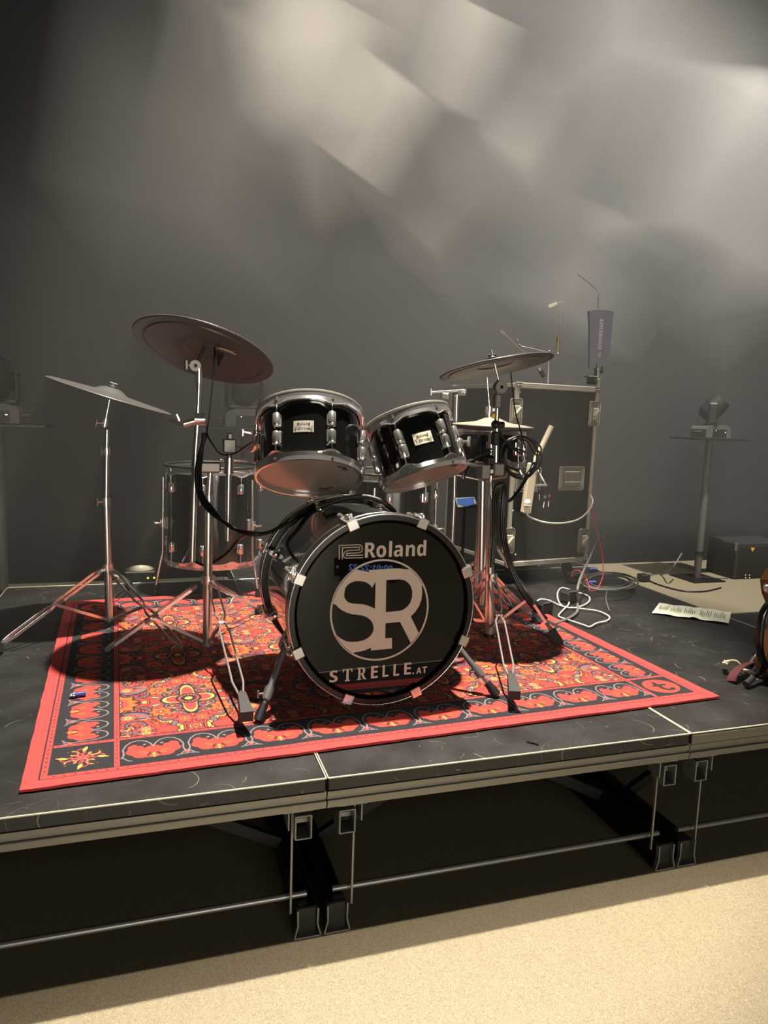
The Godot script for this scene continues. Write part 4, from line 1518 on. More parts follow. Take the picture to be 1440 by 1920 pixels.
func build_right_stands() -> void:
	var z := -0.88
	var low := on_z(917, 1186, z)
	var t := thing("double_stand", "chrome stand carrying the smaller rack tom and the flat dark crash", "drum hardware", Vector3(low.x, 0, z))
	var p := [on_z(917, 1188, z), on_z(919, 940, z), on_z(920, 880, z)]
	stand_pole(t, p, [0.0155, 0.0095], M.worn_chrome)
	var ax: Vector3 = (p[1] - p[0]).normalized()
	collar(t, on_z(918, 1180, z), ax, 0.021, 0.03, Vector3.ZERO, "leg_collar")
	collar(t, on_z(921, 1081, z), ax, 0.023, 0.028, Vector3.ZERO, "leg_hub")
	collar(t, on_z(919.5, 938, z), ax, 0.018, 0.035, Vector3(0.03, 0.0, 0.02), "height_collar")
	var b := mb(t)
	b.tube([on_z(917, 1178, z), on_z(916.5, 1196, z)], 0.0185, 14)
	obj("rubber_tip", b, M.black_rubber, t)
	var hub := on_z(922, 1083, z + 0.02)
	var legs := [[on_y(958, 1270, 0.075), 0.085, hub, 0.43], [on_y(1034, 1182, 0.05), 0.055, on_z(928, 1020, z), 0.62], [on_y(862, 1160, 0.02), 0.04, on_z(914, 1085, z), 0.5]]
	for f in legs:
		var j := strap_leg(t, f[2], f[0], f[1], 0.0145, f[3], f[1] > 0.08)
		strut(t, on_z(918, 1178, z), j)
	# second tube beside the pole and its clamp
	var w := z + 0.02
	stand_pole(t, [on_z(901, 1068, w), on_z(904, 902, w)], [0.0135], M.worn_chrome, "side_tube")
	b = mb(t)
	b.box(on_z(907, 884, w), Vector3(0.044, 0.062, 0.04), 0.008)
	b.box(on_z(932, 880, w), Vector3(0.045, 0.05, 0.04), 0.006)
	obj("multi_clamp", b, M.clamp_metal, t)
	b = mb(t)
	b.box(on_z(922, 884, w + 0.025), Vector3(0.012, 0.014, 0.006), 0.002)
	obj("clamp_tag", b, M.paper, t)
	b = mb(t)
	b.box(on_z(917, 864, w), Vector3(0.034, 0.03, 0.034), 0.004)
	b.box(on_z(915, 848, w), Vector3(0.02, 0.016, 0.02), 0.004)
	b.tube([on_z(908, 843, w), on_z(921, 842, w)], 0.004, 8)
	obj("post_clamp", b, M.dark_metal, t)
	# tom mount
	var jo := on_z(860, 830, z + 0.2)
	b = mb(t)
	b.ball(jo, Vector3(0.017, 0.017, 0.017), 14)
	b.tube([jo, on_z(845, 828, z + 0.22)], 0.014, 12)
	b.tube([on_z(852, 800, z + 0.2), on_z(874, 872, z + 0.2)], 0.0065, 10)
	b.tube([jo, on_z(876, 828, z + 0.18)], 0.005, 8)
	b.box(on_z(879, 828, z + 0.18), Vector3(0.011, 0.034, 0.012), 0.003)
	obj("tom_mount", b, M.chrome, t)
	stand_pole(t, [on_z(874, 870, z + 0.2), on_z(908, 872, w)], [0.006], M.chrome, "tom_arm")
	# crash post
	var q := [on_z(929, 880, w), on_z(931, 790, w), on_z(933, 745, w)]
	stand_pole(t, q, [0.0098, 0.0085], M.worn_chrome, "crash_tube")
	b = mb(t)
	b.box(on_z(932, 752, w), Vector3(0.024, 0.05, 0.024), 0.004)
	b.lathe([Vector2(0.006, -0.012), Vector2(0.023, -0.012), Vector2(0.023, 0.012), Vector2(0.006, 0.012)], 18, Transform3D(Basis(Vector3.RIGHT, PI / 2), on_z(938, 726, w)))
	b.tube([on_z(932, 745, w), on_z(936, 712, w)], 0.008, 10)
	obj("tilter", b, M.clamp_metal, t)
	b = mb(t)
	b.ball(on_z(929, 796, w + 0.012), Vector3(0.016, 0.016, 0.014), 14)
	b.tube([on_z(929, 796, w), on_z(944, 797, w)], 0.012, 12)
	b.box(on_z(928, 822, w + 0.004), Vector3(0.024, 0.05, 0.024), 0.005)
	obj("memory_clamp", b, M.black_rubber, t)
	b = mb(t)
	b.box(on_z(925, 780, w + 0.012), Vector3(0.012, 0.016, 0.008), 0.002)
	obj("yellow_tag", b, M.yellow, t)
	var cc := on_z(930, 687, w)
	var bs := cymbal_basis(deg_to_rad(-9.5), deg_to_rad(9.0))
	stand_pole(t, [on_z(937, 722, w), cc + bs * Vector3(-0.008, 0.06, 0)], [0.0042], M.chrome, "tilter_rod")
	wing_nut(t, cc + bs * Vector3(-0.008, 0.024, 0), bs)
	var cy := thing("cymbal", "flat dark crash cymbal over the hi-hat, underside shining faintly", "cymbal", cc, bs)
	cymbal(cy, 0.203, 0.024)
	b = mb()
	b.box(Vector3(-0.1, -0.0045, 0.09), Vector3(0.04, 0.001, 0.008), 0.0)
	obj("maker_print", b, M.head_print, cy)

	# hi-hat on its own stand, further back
	z = -1.22
	var hc := on_z(922, 797, z)
	t = thing("hi_hat_stand", "hi-hat stand with a thin pull rod behind the chrome stand", "hi-hat stand", Vector3(hc.x, 0, z))
	stand_pole(t, [Vector3(hc.x, 0.03, z), hc + Vector3(0, -0.03, 0)], [0.0125], M.worn_chrome)
	stand_pole(t, [hc + Vector3(0, -0.03, 0), on_z(913, 706, z)], [0.0032], M.chrome, "pull_rod")
	b = mb(t)
	b.tube([hc + Vector3(-0.016, 0.032, 0), hc + Vector3(-0.016, 0.05, 0)], 0.012, 14)
	b.tube([hc + Vector3(-0.016, 0.05, 0), hc + Vector3(-0.016, 0.075, 0)], 0.016, 14)
	b.tube([hc + Vector3(-0.016, 0.062, 0), hc + Vector3(0.025, 0.062, 0.01)], 0.006, 8)
	obj("clutch", b, M.chrome, t)
	for k in 3:
		var a := TAU * k / 3.0 + 0.6
		var f := Vector3(hc.x + sin(a) * 0.24, 0.022, z + cos(a) * 0.24)
		strap_leg(t, Vector3(hc.x, 0.2, z), f, 0.03)
	var hh := thing("hi_hat_cymbal", "pale-topped hi-hat cymbal on its rod below the crash", "cymbal", hc, cymbal_basis(0.01, deg_to_rad(-1.0)))
	b = mb()
	var r := 0.172
	b.lathe([Vector2(0.006, 0.034), Vector2(0.02, 0.033), Vector2(0.045, 0.022), Vector2(0.07, 0.012), Vector2(r * 0.8, 0.004), Vector2(r, -0.002), Vector2(r - 0.002, -0.005)], 72, Transform3D(), true)
	obj("playing_surface", b, M.hat_grey, hh)
	b = mb()
	b.lathe([Vector2(r - 0.002, -0.005), Vector2(r * 0.97, -0.016), Vector2(r * 0.8, -0.02), Vector2(0.03, -0.024), Vector2(0.01, -0.024)], 72)
	obj("lower_plate", b, M.cymbal, hh)
	# snare stand
	var sn := on_z(905, 842, -1.45)
	t = thing("snare_stand", "low chrome basket stand under the snare drum", "snare stand", Vector3(sn.x, 0, sn.z))
	stand_pole(t, [Vector3(sn.x, 0.05, sn.z), Vector3(sn.x, sn.y - 0.14, sn.z)], [0.0125], M.worn_chrome)
	for k in 3:
		var a := TAU * k / 3.0 + 0.2
		var o := Vector3(sin(a), 0, cos(a))
		strap_leg(t, Vector3(sn.x, 0.17, sn.z), Vector3(sn.x, 0.02, sn.z) + o * 0.26, 0.03)
		b = mb(t)
		b.tube([Vector3(sn.x, sn.y - 0.14, sn.z), Vector3(sn.x, sn.y - 0.108, sn.z) + o * 0.17, Vector3(sn.x, sn.y - 0.06, sn.z) + o * 0.203], 0.006, 8)
		obj("basket_arm", b, M.chrome, t)

# ---------------------------------------------------------------- flight case and what stands on or hangs from it
var case_at := Transform3D()
var case_w := 0.5
var case_h := 0.9

func on_case(x: float, y: float, off := 0.0) -> Vector3:      # a pixel on the case's front plane, in the case's own axes
	var d := ray(x, y)
	var n := case_at.basis.z
	var w := CAM + d * ((case_at.origin + n * off - CAM).dot(n) / d.dot(n))
	return case_at.affine_inverse() * w

func rounded(w: float, h: float, r: float, c := Vector2.ZERO) -> PackedVector2Array:
	var o := PackedVector2Array()
	for k in 4:
		var q := Vector2((w * 0.5 - r) * [1, -1, -1, 1][k], (h * 0.5 - r) * [1, 1, -1, -1][k])
		for j in 5:
			o.append(c + q + Vector2.from_angle(PI / 2 * k + PI / 2 * j / 4.0) * r)
	return o

func dish(t: Node3D, c: Vector3, w: float, h: float, called: String) -> MeshInstance3D:       # pressed-metal recess plate with a raised rim
	var b := mb()
	b.plate(rounded(w, h, 0.012), 0.0025, Transform3D(Basis(), c))
	var rim := []
	for q in rounded(w - 0.006, h - 0.006, 0.011):
		rim.append(c + Vector3(q.x, q.y, 0.003))
	rim.append(rim[0])
	b.tube(rim, 0.0022, 6, false)
	var rim2 := []
	for q in rounded(w - 0.03, h - 0.03, 0.006):
		rim2.append(c + Vector3(q.x, q.y, 0.003))
	rim2.append(rim2[0])
	b.tube(rim2, 0.0018, 6, false)
	var o := obj(called, b, M.case_metal, t)
	for sx in [-1, 1]:
		for sy in [-1, 1]:
			b = mb()
			b.ball(c + Vector3(sx * (w * 0.5 - 0.0085), sy * (h * 0.5 - 0.0085), 0.003), Vector3(0.0032, 0.0032, 0.002), 8)
			obj("rivet", b, M.case_metal, o)
	return o

func build_case() -> void:
	mat("case_metal", Color(0.66, 0.64, 0.58), 0.3, 0.6)
	mat("case_edge", Color(0.8, 0.78, 0.71), 0.38, 0.35)
	var pl := on_z(949, 1067, -1.68)
	var pr := on_z(1100, 1052, -1.755)
	pl.y = 0.086
	pr.y = 0.086
	var xa := (pr - pl).normalized()
	var za := xa.cross(Vector3.UP).normalized()
	case_w = pl.distance_to(pr)
	case_at = Transform3D(Basis(xa, Vector3.UP, za), Vector3(pl.x, 0.0, pl.z))
	var top := 0.0
	for q in [[966, 716], [1132, 727]]:
		top += on_case(q[0], q[1]).y * 0.5
	case_h = top - 0.086
	var deep := 0.62
	var t := thing("flight_case", "black flight case with pale metal edges and butterfly latches, on castors", "flight case", case_at.origin, case_at.basis)
	var b := mb()
	b.box(Vector3(case_w * 0.5, 0.086 + case_h * 0.5, -deep * 0.5 - 0.003), Vector3(case_w - 0.006, case_h - 0.006, deep - 0.006), 0.002)
	obj("panel_box", b, M.panel, t)
	# edge profiles
	var e := 0.026
	for s in [[0.086 + e * 0.5, "edge_profile"], [0.086 + case_h - e * 0.5, "edge_profile"]]:
		b = mb()
		b.box(Vector3(case_w * 0.5, s[0], -e * 0.5 + 0.003), Vector3(case_w, e, e), 0.002)
		for k in 3:
			b.box(Vector3(case_w * 0.5, s[0] + (k - 1) * 0.008, 0.0035), Vector3(case_w - 0.03, 0.004, 0.002), 0.0005)
		obj(s[1], b, M.case_edge, t)
		b = mb()
		b.box(Vector3(case_w * 0.5, s[0], -deep + e * 0.5), Vector3(case_w, e, e), 0.002)
		obj(s[1], b, M.case_edge, t)
	for x in [0.009, case_w - 0.009]:
		for z in [-0.006, -deep + 0.01]:
			b = mb()
			b.box(Vector3(x, 0.086 + case_h * 0.5, z), Vector3(0.018, case_h - 0.03, 0.018), 0.002)
			obj("edge_profile", b, M.case_edge, t)
		for y in [0.086 + 0.013, 0.086 + case_h - 0.013]:
			b = mb()
			b.box(Vector3(x, y, -deep * 0.5), Vector3(0.02, 0.02, deep - 0.05), 0.002)
			obj("edge_profile", b, M.case_edge, t)
	for x in [0.014, case_w - 0.014]:
		for y in [0.086 + 0.014, 0.086 + case_h - 0.014]:
			b = mb()
			b.box(Vector3(x, y, 0.0045), Vector3(0.034, 0.032, 0.004), 0.0015)
			var cp := obj("corner_plate", b, M.case_metal, t)
			for k in 2:
				b = mb()
				b.ball(Vector3(x - 0.008 + k * 0.016, y, 0.0068), Vector3(0.0042, 0.0042, 0.0022), 10)
				obj("rivet", b, M.case_edge, cp)
	b = mb()
	b.box(Vector3(case_w - 0.004, 0.086 + case_h + 0.005, -0.005), Vector3(0.012, 0.075, 0.016), 0.002)
	obj("corner_post", b, M.case_edge, t)
	# latches
	for q in [[967, 772], [1114, 776], [953, 1014], [1093, 1014]]:
		var c := on_case(q[0], q[1])
		c.z = 0.001
		var o := dish(t, c, 0.075, 0.13, "latch_dish")
		o.name = "latch"
		b = mb()
		b.box(c + Vector3(0.004, 0.0, 0.006), Vector3(0.036, 0.06, 0.008), 0.003)
		b.box(c + Vector3(0.004, 0.004, 0.014), Vector3(0.009, 0.05, 0.014), 0.002, Basis(Vector3.BACK, -0.75))
		b.tube([c + Vector3(0.004, 0.0, 0.0), c + Vector3(0.004, 0.0, 0.014)], 0.009, 12)
		obj("butterfly_wing", b, M.case_edge, o)
	# sprung handles in dishes
	for q in [[989, 899, true], [1071, 897, false]]:
		var c := on_case(q[0], q[1])
		c.z = 0.001
		var o := dish(t, c, 0.165, 0.125, "handle_dish")
		b = mb()
		if q[2]:
			for s in [-1, 1]:
				b.tube([c + Vector3(s * 0.055, 0.045, 0.006), c + Vector3(s * 0.058, -0.02, 0.07)], 0.0045, 8)
			b.tube([c + Vector3(-0.062, -0.022, 0.072), c + Vector3(0.062, -0.022, 0.072)], 0.0065, 10)
		else:
			b.box(c + Vector3(0, 0.01, 0.006), Vector3(0.1, 0.055, 0.009), 0.004)
			b.tube([c + Vector3(-0.052, -0.022, 0.011), c + Vector3(0.052, -0.022, 0.011)], 0.0075, 10)
		obj("bail_handle", b, M.case_edge if q[2] else M.case_metal, o)
	for q in [[975, 735], [961, 958], [959, 990], [966, 1040], [1108, 765], [1050, 1057], [1010, 1061]]:
		b = mb()
		var c := on_case(q[0], q[1])
		b.ball(Vector3(c.x, c.y, 0.001), Vector3(0.006, 0.006, 0.003), 10)
		obj("screw", b, M.case_edge, t)
	for x in [0.07, case_w - 0.07]:
		for z in [-0.07, -deep + 0.07]:
			b = mb()
			b.box(Vector3(x, 0.08, z), Vector3(0.07, 0.006, 0.07), 0.001)
			for s in [-1.0, 1.0]:
				b.box(Vector3(x + s * 0.016, 0.055, z), Vector3(0.004, 0.05, 0.03), 0.001)
			var f := obj("castor", b, M.dark_metal, t)
			b = mb()
			b.lathe([Vector2(0, -0.012), Vector2(0.032, -0.012), Vector2(0.035, -0.009), Vector2(0.035, 0.009), Vector2(0.032, 0.012), Vector2(0, 0.012)], 20, Transform3D(Basis(Vector3.BACK, PI / 2), Vector3(x, 0.0355, z)))
			obj("wheel", b, M.black_rubber, f)

	# --- paddle antenna, clamped to the top corner
	var zt := pr.z - 0.09
	var foot := on_z(1116, 716, zt)
	foot.y = 0.086 + case_h
	t = thing("paddle_antenna", "grey fan-shaped paddle antenna standing on the flight case corner", "antenna", foot, case_at.basis)
	var inv := t.transform.affine_inverse()
	var flat := func(x: float, y: float) -> Vector2:
		var q: Vector3 = inv * on_z(x, y, zt)
		return Vector2(q.x, q.y)
	var poly := PackedVector2Array()
	for q in [[1100, 584], [1112, 582], [1125, 581], [1140, 582], [1153, 584], [1151, 600], [1149, 618], [1147, 640], [1144, 668], [1142, 688], [1132, 690], [1118, 691], [1102, 690], [1102, 660], [1102, 630], [1101.5, 605]]:
		poly.append(flat.call(q[0], q[1]))
	b = mb()
	b.plate(poly, 0.012, Transform3D(Basis(), Vector3(0, 0, -0.006)))
	var pad := obj("paddle", b, M.antenna, t)
	var c2: Vector2 = flat.call(1125, 632)
	var len2: float = (flat.call(1127, 602) as Vector2).distance_to(flat.call(1122, 674))
	var w := lettering("maker_name", "SENNHEISER", 0.02, M.antenna_print, pad, Transform3D(), true, true)
	var bx := w.mesh.get_aabb()
	var kk := len2 * 0.8 / bx.size.x
	w.transform = Transform3D(Basis(Vector3.BACK, PI / 2).scaled_local(Vector3(kk, kk * 1.35, 1)), Vector3(c2.x, c2.y + 0.015, 0.0062))
	b = mb()
	var sq: Vector2 = flat.call(1122.5, 666)
	for s in [[0, 0.009, 0.02, 0.0016], [0, -0.009, 0.02, 0.0016]]:
		b.box(Vector3(sq.x + s[0], sq.y + s[1], 0.0064), Vector3(s[2], s[3], 0.0006))
		b.box(Vector3(sq.x + s[1], sq.y + s[0], 0.0064), Vector3(s[3], s[2], 0.0006))
	b.box(Vector3(sq.x, sq.y, 0.0064), Vector3(0.003, 0.015, 0.0006), 0.0, Basis(Vector3.BACK, -0.5))
	obj("maker_mark", b, M.antenna_print, pad)
	b = mb(t)
	b.tube([on_z(1116, 722, zt), on_z(1117, 682, zt)], 0.0075, 10)
	b.tube([on_z(1128, 700, zt), on_z(1129, 686, zt)], 0.005, 8)
	b.ball(on_z(1128, 696, zt), Vector3(0.009, 0.009, 0.009), 10)
	obj("stem", b, M.dark_metal, t)
	b = mb(t)
	b.box(on_z(1110, 713, zt), Vector3(0.055, 0.045, 0.02), 0.003)
	b.ball(on_z(1116, 714, zt + 0.012), Vector3(0.011, 0.011, 0.006), 12)
	b.box(on_z(1110, 707, zt), Vector3(0.075, 0.005, 0.028), 0.001)
	obj("clamp", b, M.dark_metal, t)
	# --- thin whip above it
	b = mb(foot)
	b.tube(path([[1121, 720, zt - 0.15], [1121, 640, zt - 0.15], [1122, 562, zt - 0.15], [1122, 549, zt - 0.15], [1113, 538, zt - 0.15], [1083, 514, zt - 0.15]]), 0.0028, 6)
	t = thing("whip_antenna", "thin bent whip antenna behind the paddle antenna", "antenna", foot)
	obj("whip", b, M.worn_chrome, t)

	# --- small jointed microphone rig on top of the case
	var zr := pl.z - 0.12
	var root := on_z(1028, 720, zr)
	root.y = 0.086 + case_h
	t = thing("microphone_rig", "thin jointed arms with clips on a post on the flight case", "microphone stand", root)
	b = mb(t)
	b.tube([on_z(1027, 722, zr), on_z(1029, 668, zr)], 0.0035, 8)
	obj("post", b, M.worn_chrome, t)
	b = mb(t)
	b.tube([on_z(976, 649, zr), on_z(1028, 661, zr)], 0.0028, 8)
	b.tube([on_z(1028, 661, zr), on_z(1046, 663, zr)], 0.0048, 8)
	obj("cross_arm", b, M.worn_chrome, t)
	b = mb(t)
	b.tube([on_z(990, 668, zr), on_z(952, 631, zr)], 0.003, 8)
	b.tube([on_z(953, 632, zr), on_z(938, 620, zr)], [0.004, 0.008], 10)
	obj("angled_arm", b, M.worn_chrome, t)
	b = mb(t)
	b.box(on_z(1029, 661, zr), Vector3(0.014, 0.02, 0.014), 0.003)
	b.ball(on_z(970, 639, zr), Vector3(0.009, 0.009, 0.006), 10)
	b.box(on_z(975, 649, zr), Vector3(0.01, 0.022, 0.01), 0.002, Basis(Vector3.BACK, 0.5))
	obj("joint", b, M.case_metal, t)
	b = mb(t)
	b.tube([on_z(1045, 660, zr), on_z(1046, 646, zr), on_z(1046, 640, zr), on_z(1047, 636, zr), on_z(1047, 630, zr)], [0.004, 0.0065, 0.0065, 0.01, 0.004], 10)
	b.tube([on_z(1047, 631, zr), on_z(1050, 608, zr)], 0.0016, 6)
	obj("brass_connector", b, M.brass, t)
	b = mb(t)
	b.bar(on_z(1029, 575, zr), on_z(1044, 568, zr), 0.016, 0.003, Vector3(0.2, 0.5, 1).normalized())
	b.tube([on_z(1044, 568, zr), on_z(1055, 565, zr), on_z(1050, 608, zr - 0.06)], 0.0014, 6)
	b.ball(on_z(1055, 565, zr), Vector3(0.004, 0.003, 0.003), 8)
	obj("label_tag", b, M.paper, t)
	b = mb(t)
	b.tube([on_z(1020, 706, zr + 0.03), on_z(1013, 694, zr + 0.03)], 0.012, 12)
	obj("capsule_body", b, M.black_rubber, t)
	b = mb(t)
	b.tube([on_z(1013, 694, zr + 0.03), on_z(1010, 689, zr + 0.03)], [0.0125, 0.009], 12)
	b.tube([on_z(1019, 704, zr + 0.03), on_z(1019, 716, zr)], 0.003, 6)
	obj("capsule_tip", b, M.chrome, t)

	# --- power strip hung on the open handle, its lead and the tube above it
	var zp := pl.z + 0.06
	var a := on_z(999, 868, zp)
	var e2 := on_z(985.5, 962, zp)
	t = thing("power_strip", "cream white power strip hanging from the flight case handle", "power strip", e2)
	var dirn := (a - e2).normalized()
	var sd := dirn.cross(Vector3.BACK).normalized()
	var pb := Basis(sd, dirn, sd.cross(dirn))
	b = mb(t)
	b.box((a + e2) * 0.5, Vector3(0.048, a.distance_to(e2), 0.032), 0.006, pb)
	obj("housing", b, M.cream_plastic, t)
	b = mb(t)
	b.ball(on_z(989, 944, zp + 0.015), Vector3(0.018, 0.022, 0.008), 16, pb)
	b.box(on_z(988.5, 948, zp + 0.018), Vector3(0.034, 0.008, 0.011), 0.002, pb)
	obj("rocker_switch", b, M.cream_plastic, t)
	b = mb(t)
	b.tube(path([[987, 962, zp], [994, 970, zp], [1020, 979, zp], [1052, 981, zp], [1084, 974, zp], [1104, 957, zp], [1111, 940, zp - 0.02], [1108, 930, zp - 0.09]]), 0.0046, 8)
	obj("lead", b, M.white_cable, t)
	t = thing("plastic_tube", "cream plastic tube leaning above the power strip", "tube", on_z(1004, 866, zp))
	b = mb(t)
	b.tube([on_z(1001, 868, zp + 0.012), on_z(1034, 799, zp + 0.012)], 0.013, 14)
	obj("tube_body", b, M.cream_plastic, t)
	# --- jack plugs hanging beside it
	for q in [[1010, 868, 1011, 925, M.purple, "purple"], [1031, 875, 1022, 940, M.green, "green"], [1034, 895, 1030, 938, M.red_ring, "red"]]:
		var zz := pl.z + 0.05
		t = thing("jack_lead", "black jack lead with a %s ring hanging by the power strip" % q[5], "cable", on_z(q[2], q[3], zz))
		b = mb(t)
		b.tube(path([[q[0] - 12, q[1] + 5, zz], [q[0] - 4, q[1] - 3, zz], [q[0] + 1, q[1] + 12, zz], [(q[0] + q[2]) * 0.5, (q[1] + q[3]) * 0.5, zz], [q[2], q[3] - 10, zz]]), 0.0028, 8)
		obj("lead", b, M.cable, t)
		b = mb(t)
		var d := (on_z(q[2], q[3], zz) - on_z(q[0], q[1], zz)).normalized()
		var p := on_z(q[2], q[3] - 12, zz)
		b.tube([p, p + d * 0.035], 0.0065, 10)
		obj("plug_body", b, M.black_rubber, t)
		b = mb(t)
		b.tube([p + d * 0.002, p + d * 0.016], 0.0078, 10)
		obj("colour_ring", b, q[4], t)
		b = mb(t)
		b.tube([p + d * 0.035, p + d * 0.062, p + d * 0.066], [0.003, 0.003, 0.0012], 8)
		obj("plug_tip", b, M.chrome, t)

# ---------------------------------------------------------------- cables
func cable(called: String, label: String, pts: Array, r: float, m: Material, group := "") -> void:
	var t := thing(called, label, "cable", pts[-1], Basis(), group)
	var b := mb(t)
	b.tube(pts, r, 8)
	obj("lead", b, m, t)

func build_cables() -> void:
	var z := -0.93
	cable("crash_cable", "thin black cable hanging from the big crash to the multi-clamp", path([[402, 652, z], [402, 670, z + 0.03], [397, 735, z + 0.03], [391, 790, z + 0.03], [388, 812, z + 0.04], [400, 835, z + 0.06], [416, 852, z + 0.07], [440, 850, z + 0.1], [462, 836, z + 0.14], [488, 818, z + 0.2]]), 0.0026, M.cable)
	for k in 3:
		var o := k * 4.0
		cable("cable_loom", "black cable in the loom that sags from the crash stand to the bass drum", path([[388 - o, 812, z + 0.02], [376 + o * 0.4, 845, z + 0.03], [368 + o, 885, z + 0.05], [372 + o, 925, z + 0.07], [392 + o, 958 - o * 0.5, z + 0.1], [430, 985 + o * 0.4, z + 0.14], [465, 1002 - o * 0.6, z + 0.18], [505, 998, z + 0.2], [545, 975 - o * 0.3, z + 0.24], [590, 948 - o * 0.3, z + 0.2], [640, 930, z + 0.16]]), 0.0058 - 0.0008 * k, M.cable, "cable loom beside the larger rack tom")
	cable("low_cable", "black cable drooping low in front of the floor tom", path([[365, 1052, -1.1], [385, 1060, -1.08], [405, 1052, -1.06], [428, 1035, -1.04], [450, 1010, -1.0], [470, 1000, -0.85]]), 0.0055, M.cable)
	# hose over the top of the bass drum
	cable("drum_hose", "ribbed grey hose arching over the top of the bass drum", path([[600, 950, -0.62], [640, 936, -0.6], [680, 931, -0.58], [706, 936, -0.56], [725, 946, -0.55], [740, 960, -0.56]]), 0.0075, M.grey_hose)
	# right side: hose loops on the stand
	var w := -0.83
	for k in 3:
		var o := k * 6.0
		cable("stand_cable", "thick black cable looped over the hi-hat side stand and running down its leg", path([[921 + o * 0.4, 1064 - o, w], [925 + o * 0.5, 1000, w], [924 + o * 0.6, 950, w + 0.01], [928 + o * 0.7, 918, w + 0.02], [938 + o * 0.5, 907 - o * 0.2, w + 0.02], [944 + o * 0.3, 918, w], [940 + o * 0.5, 960, w], [942 + o * 0.6, 1010, w], [955 + o * 0.5, 1060, w], [975 + o * 0.6, 1105, w + 0.02], [1000 + o * 0.3, 1140 - o * 0.5, w + 0.03], [1025, 1160, w + 0.04]]), 0.0062 - 0.0008 * k, M.cable, "cables on the stand beside the flight case")
	var hung := []
	for j in 6 * 18 + 1:
		var a := TAU * j / 18.0
		var k := j / 18
		hung.append([973 + (k % 3) * 3 + cos(a) * (26 + j * 0.09 + (k % 2) * 3), 858 - (k % 2) * 3 + sin(a) * (36 + (k * 7) % 5), -1.0 - 0.0007 * j])
	cable("coiled_cable", "black cable wound in a round coil hung beside the hi-hat", path(hung, 0.0, 2), 0.0034, M.cable)
	cable("arm_cable", "black cable running slantwise from the hung coil down to the stand", path([[1003, 868, -1.03], [985, 900, -1.0], [965, 930, -0.97], [950, 940, -0.94], [944, 925, -0.9]]), 0.0065, M.cable)
	cable("tom_cable", "black cable arching from the smaller rack tom to its clamp", path([[868, 900, -0.72], [872, 885, -0.74], [884, 868, -0.78], [900, 857, -0.82], [918, 855, -0.85], [945, 872, -0.88], [972, 882, -0.95]]), 0.006, M.cable)
	cable("crash_cable", "thin black cable hanging straight down from the flat crash", path([[958, 698, -0.86], [961, 730, -0.86], [966, 770, -0.88], [974, 800, -0.92], [985, 840, -0.98]]), 0.0026, M.cable)
	for q in [[[930, 800, -0.86], [944, 822, -0.9], [962, 838, -0.96], [985, 848, -1.0]], [[936, 806, -0.86], [950, 830, -0.92], [975, 850, -0.98]]]:
		cable("link_cable", "short black cable between the flat crash's stand and the cable coil", path(q), 0.004, M.cable, "links to the coil")
	# on the deck
	cable("white_cable", "white cable lying in loose loops on the deck behind the rug", path([[1005, 1132], [1012, 1124], [1030, 1126], [1052, 1136], [1075, 1140], [1098, 1133], [1106, 1124], [1100, 1116], [1080, 1110], [1060, 1103], [1050, 1104], [1045, 1116], [1050, 1132], [1062, 1138], [1068, 1125], [1064, 1108]], 0.006), 0.0036, M.white_cable)
	cable("white_cable", "white cable bent in a wide flat loop beside the rug corner", path([[1062, 1138], [1052, 1148], [1048, 1156], [1068, 1163], [1095, 1172], [1106, 1175], [1120, 1168], [1138, 1164], [1142, 1156], [1122, 1146], [1095, 1142], [1070, 1139]], 0.006), 0.0036, M.white_cable)
	cable("grey_cable", "thick grey cable rising from the deck to the case's lower latch", path([Vector3(1.79, 0.26, -1.62), [1108, 1040, -1.6], [1098, 1062, -1.5], [1088, 1085, -1.35], [1083, 1105, -1.25], [1083, 1128], [1082, 1147], [1065, 1160], [1038, 1170]], 0.008), 0.0062, M.grey_cable)
	cable("red_cable", "thin red cable looping from the case edge down to a blue connector", path([[1110, 952, -1.66], [1117, 985, -1.63], [1127, 1030, -1.6], [1131, 1060, -1.55], [1129, 1085, -1.45], [1118, 1105, -1.38], [1106, 1107, -1.35], [1103, 1095, -1.4], [1097, 1080, -1.5], [1085, 1070, -1.55], [1075, 1072, -1.58], [1072, 1082, -1.58]]), 0.0028, M.red_cable)
	var laid := []
	for j in 7 * 16 + 1:
		var a := TAU * j / 16.0
		var k := j / 16
		laid.append(on_y(1140 + cos(a) * (38 + j * 0.13) + (k % 3) * 4, 1090 + sin(a) * (10.5 + j * 0.06) + (k % 2) * 2, 0.006 + 0.00045 * j))
	cable("coiled_cable", "grey cable wound in a flat coil on the deck by the flight case", smooth(laid, 3), 0.0035, M.grey_cable)
	cable("grey_cable", "thin grey cable trailing from the coil over the deck", path([[1138, 1108], [1136, 1122], [1139, 1136], [1143, 1146]]), 0.0028, M.grey_cable)
	for q in [[1110, 1094, "lying inside the flat grey coil"], [1112, 1069, "lying behind the flat grey coil"]]:
		var p := on_y(q[0], q[1], 0.02)
		var t := thing("cable_connector", "round blue cable connector " + q[2], "connector", p)
		var b := mb(t)
		b.tube([p + Vector3(-0.022, -0.003, 0), p + Vector3(-0.016, 0, 0), p + Vector3(0.014, 0, 0.004), p + Vector3(0.024, 0, 0.006)], [0.012, 0.0165, 0.0165, 0.007], 14)
		obj("barrel", b, M.blue_plastic, t)
	# floor of the hall beyond the stage
	cable("floor_cable", "grey cable rising from the hall floor to the lamp pole", path([on_z(1278, 1038, -3.1), on_z(1262, 1062, -3.0), on_y(1240, 1078, FLOOR + 0.006), on_y(1218, 1079, FLOOR + 0.006)]), 0.006, M.grey_cable)
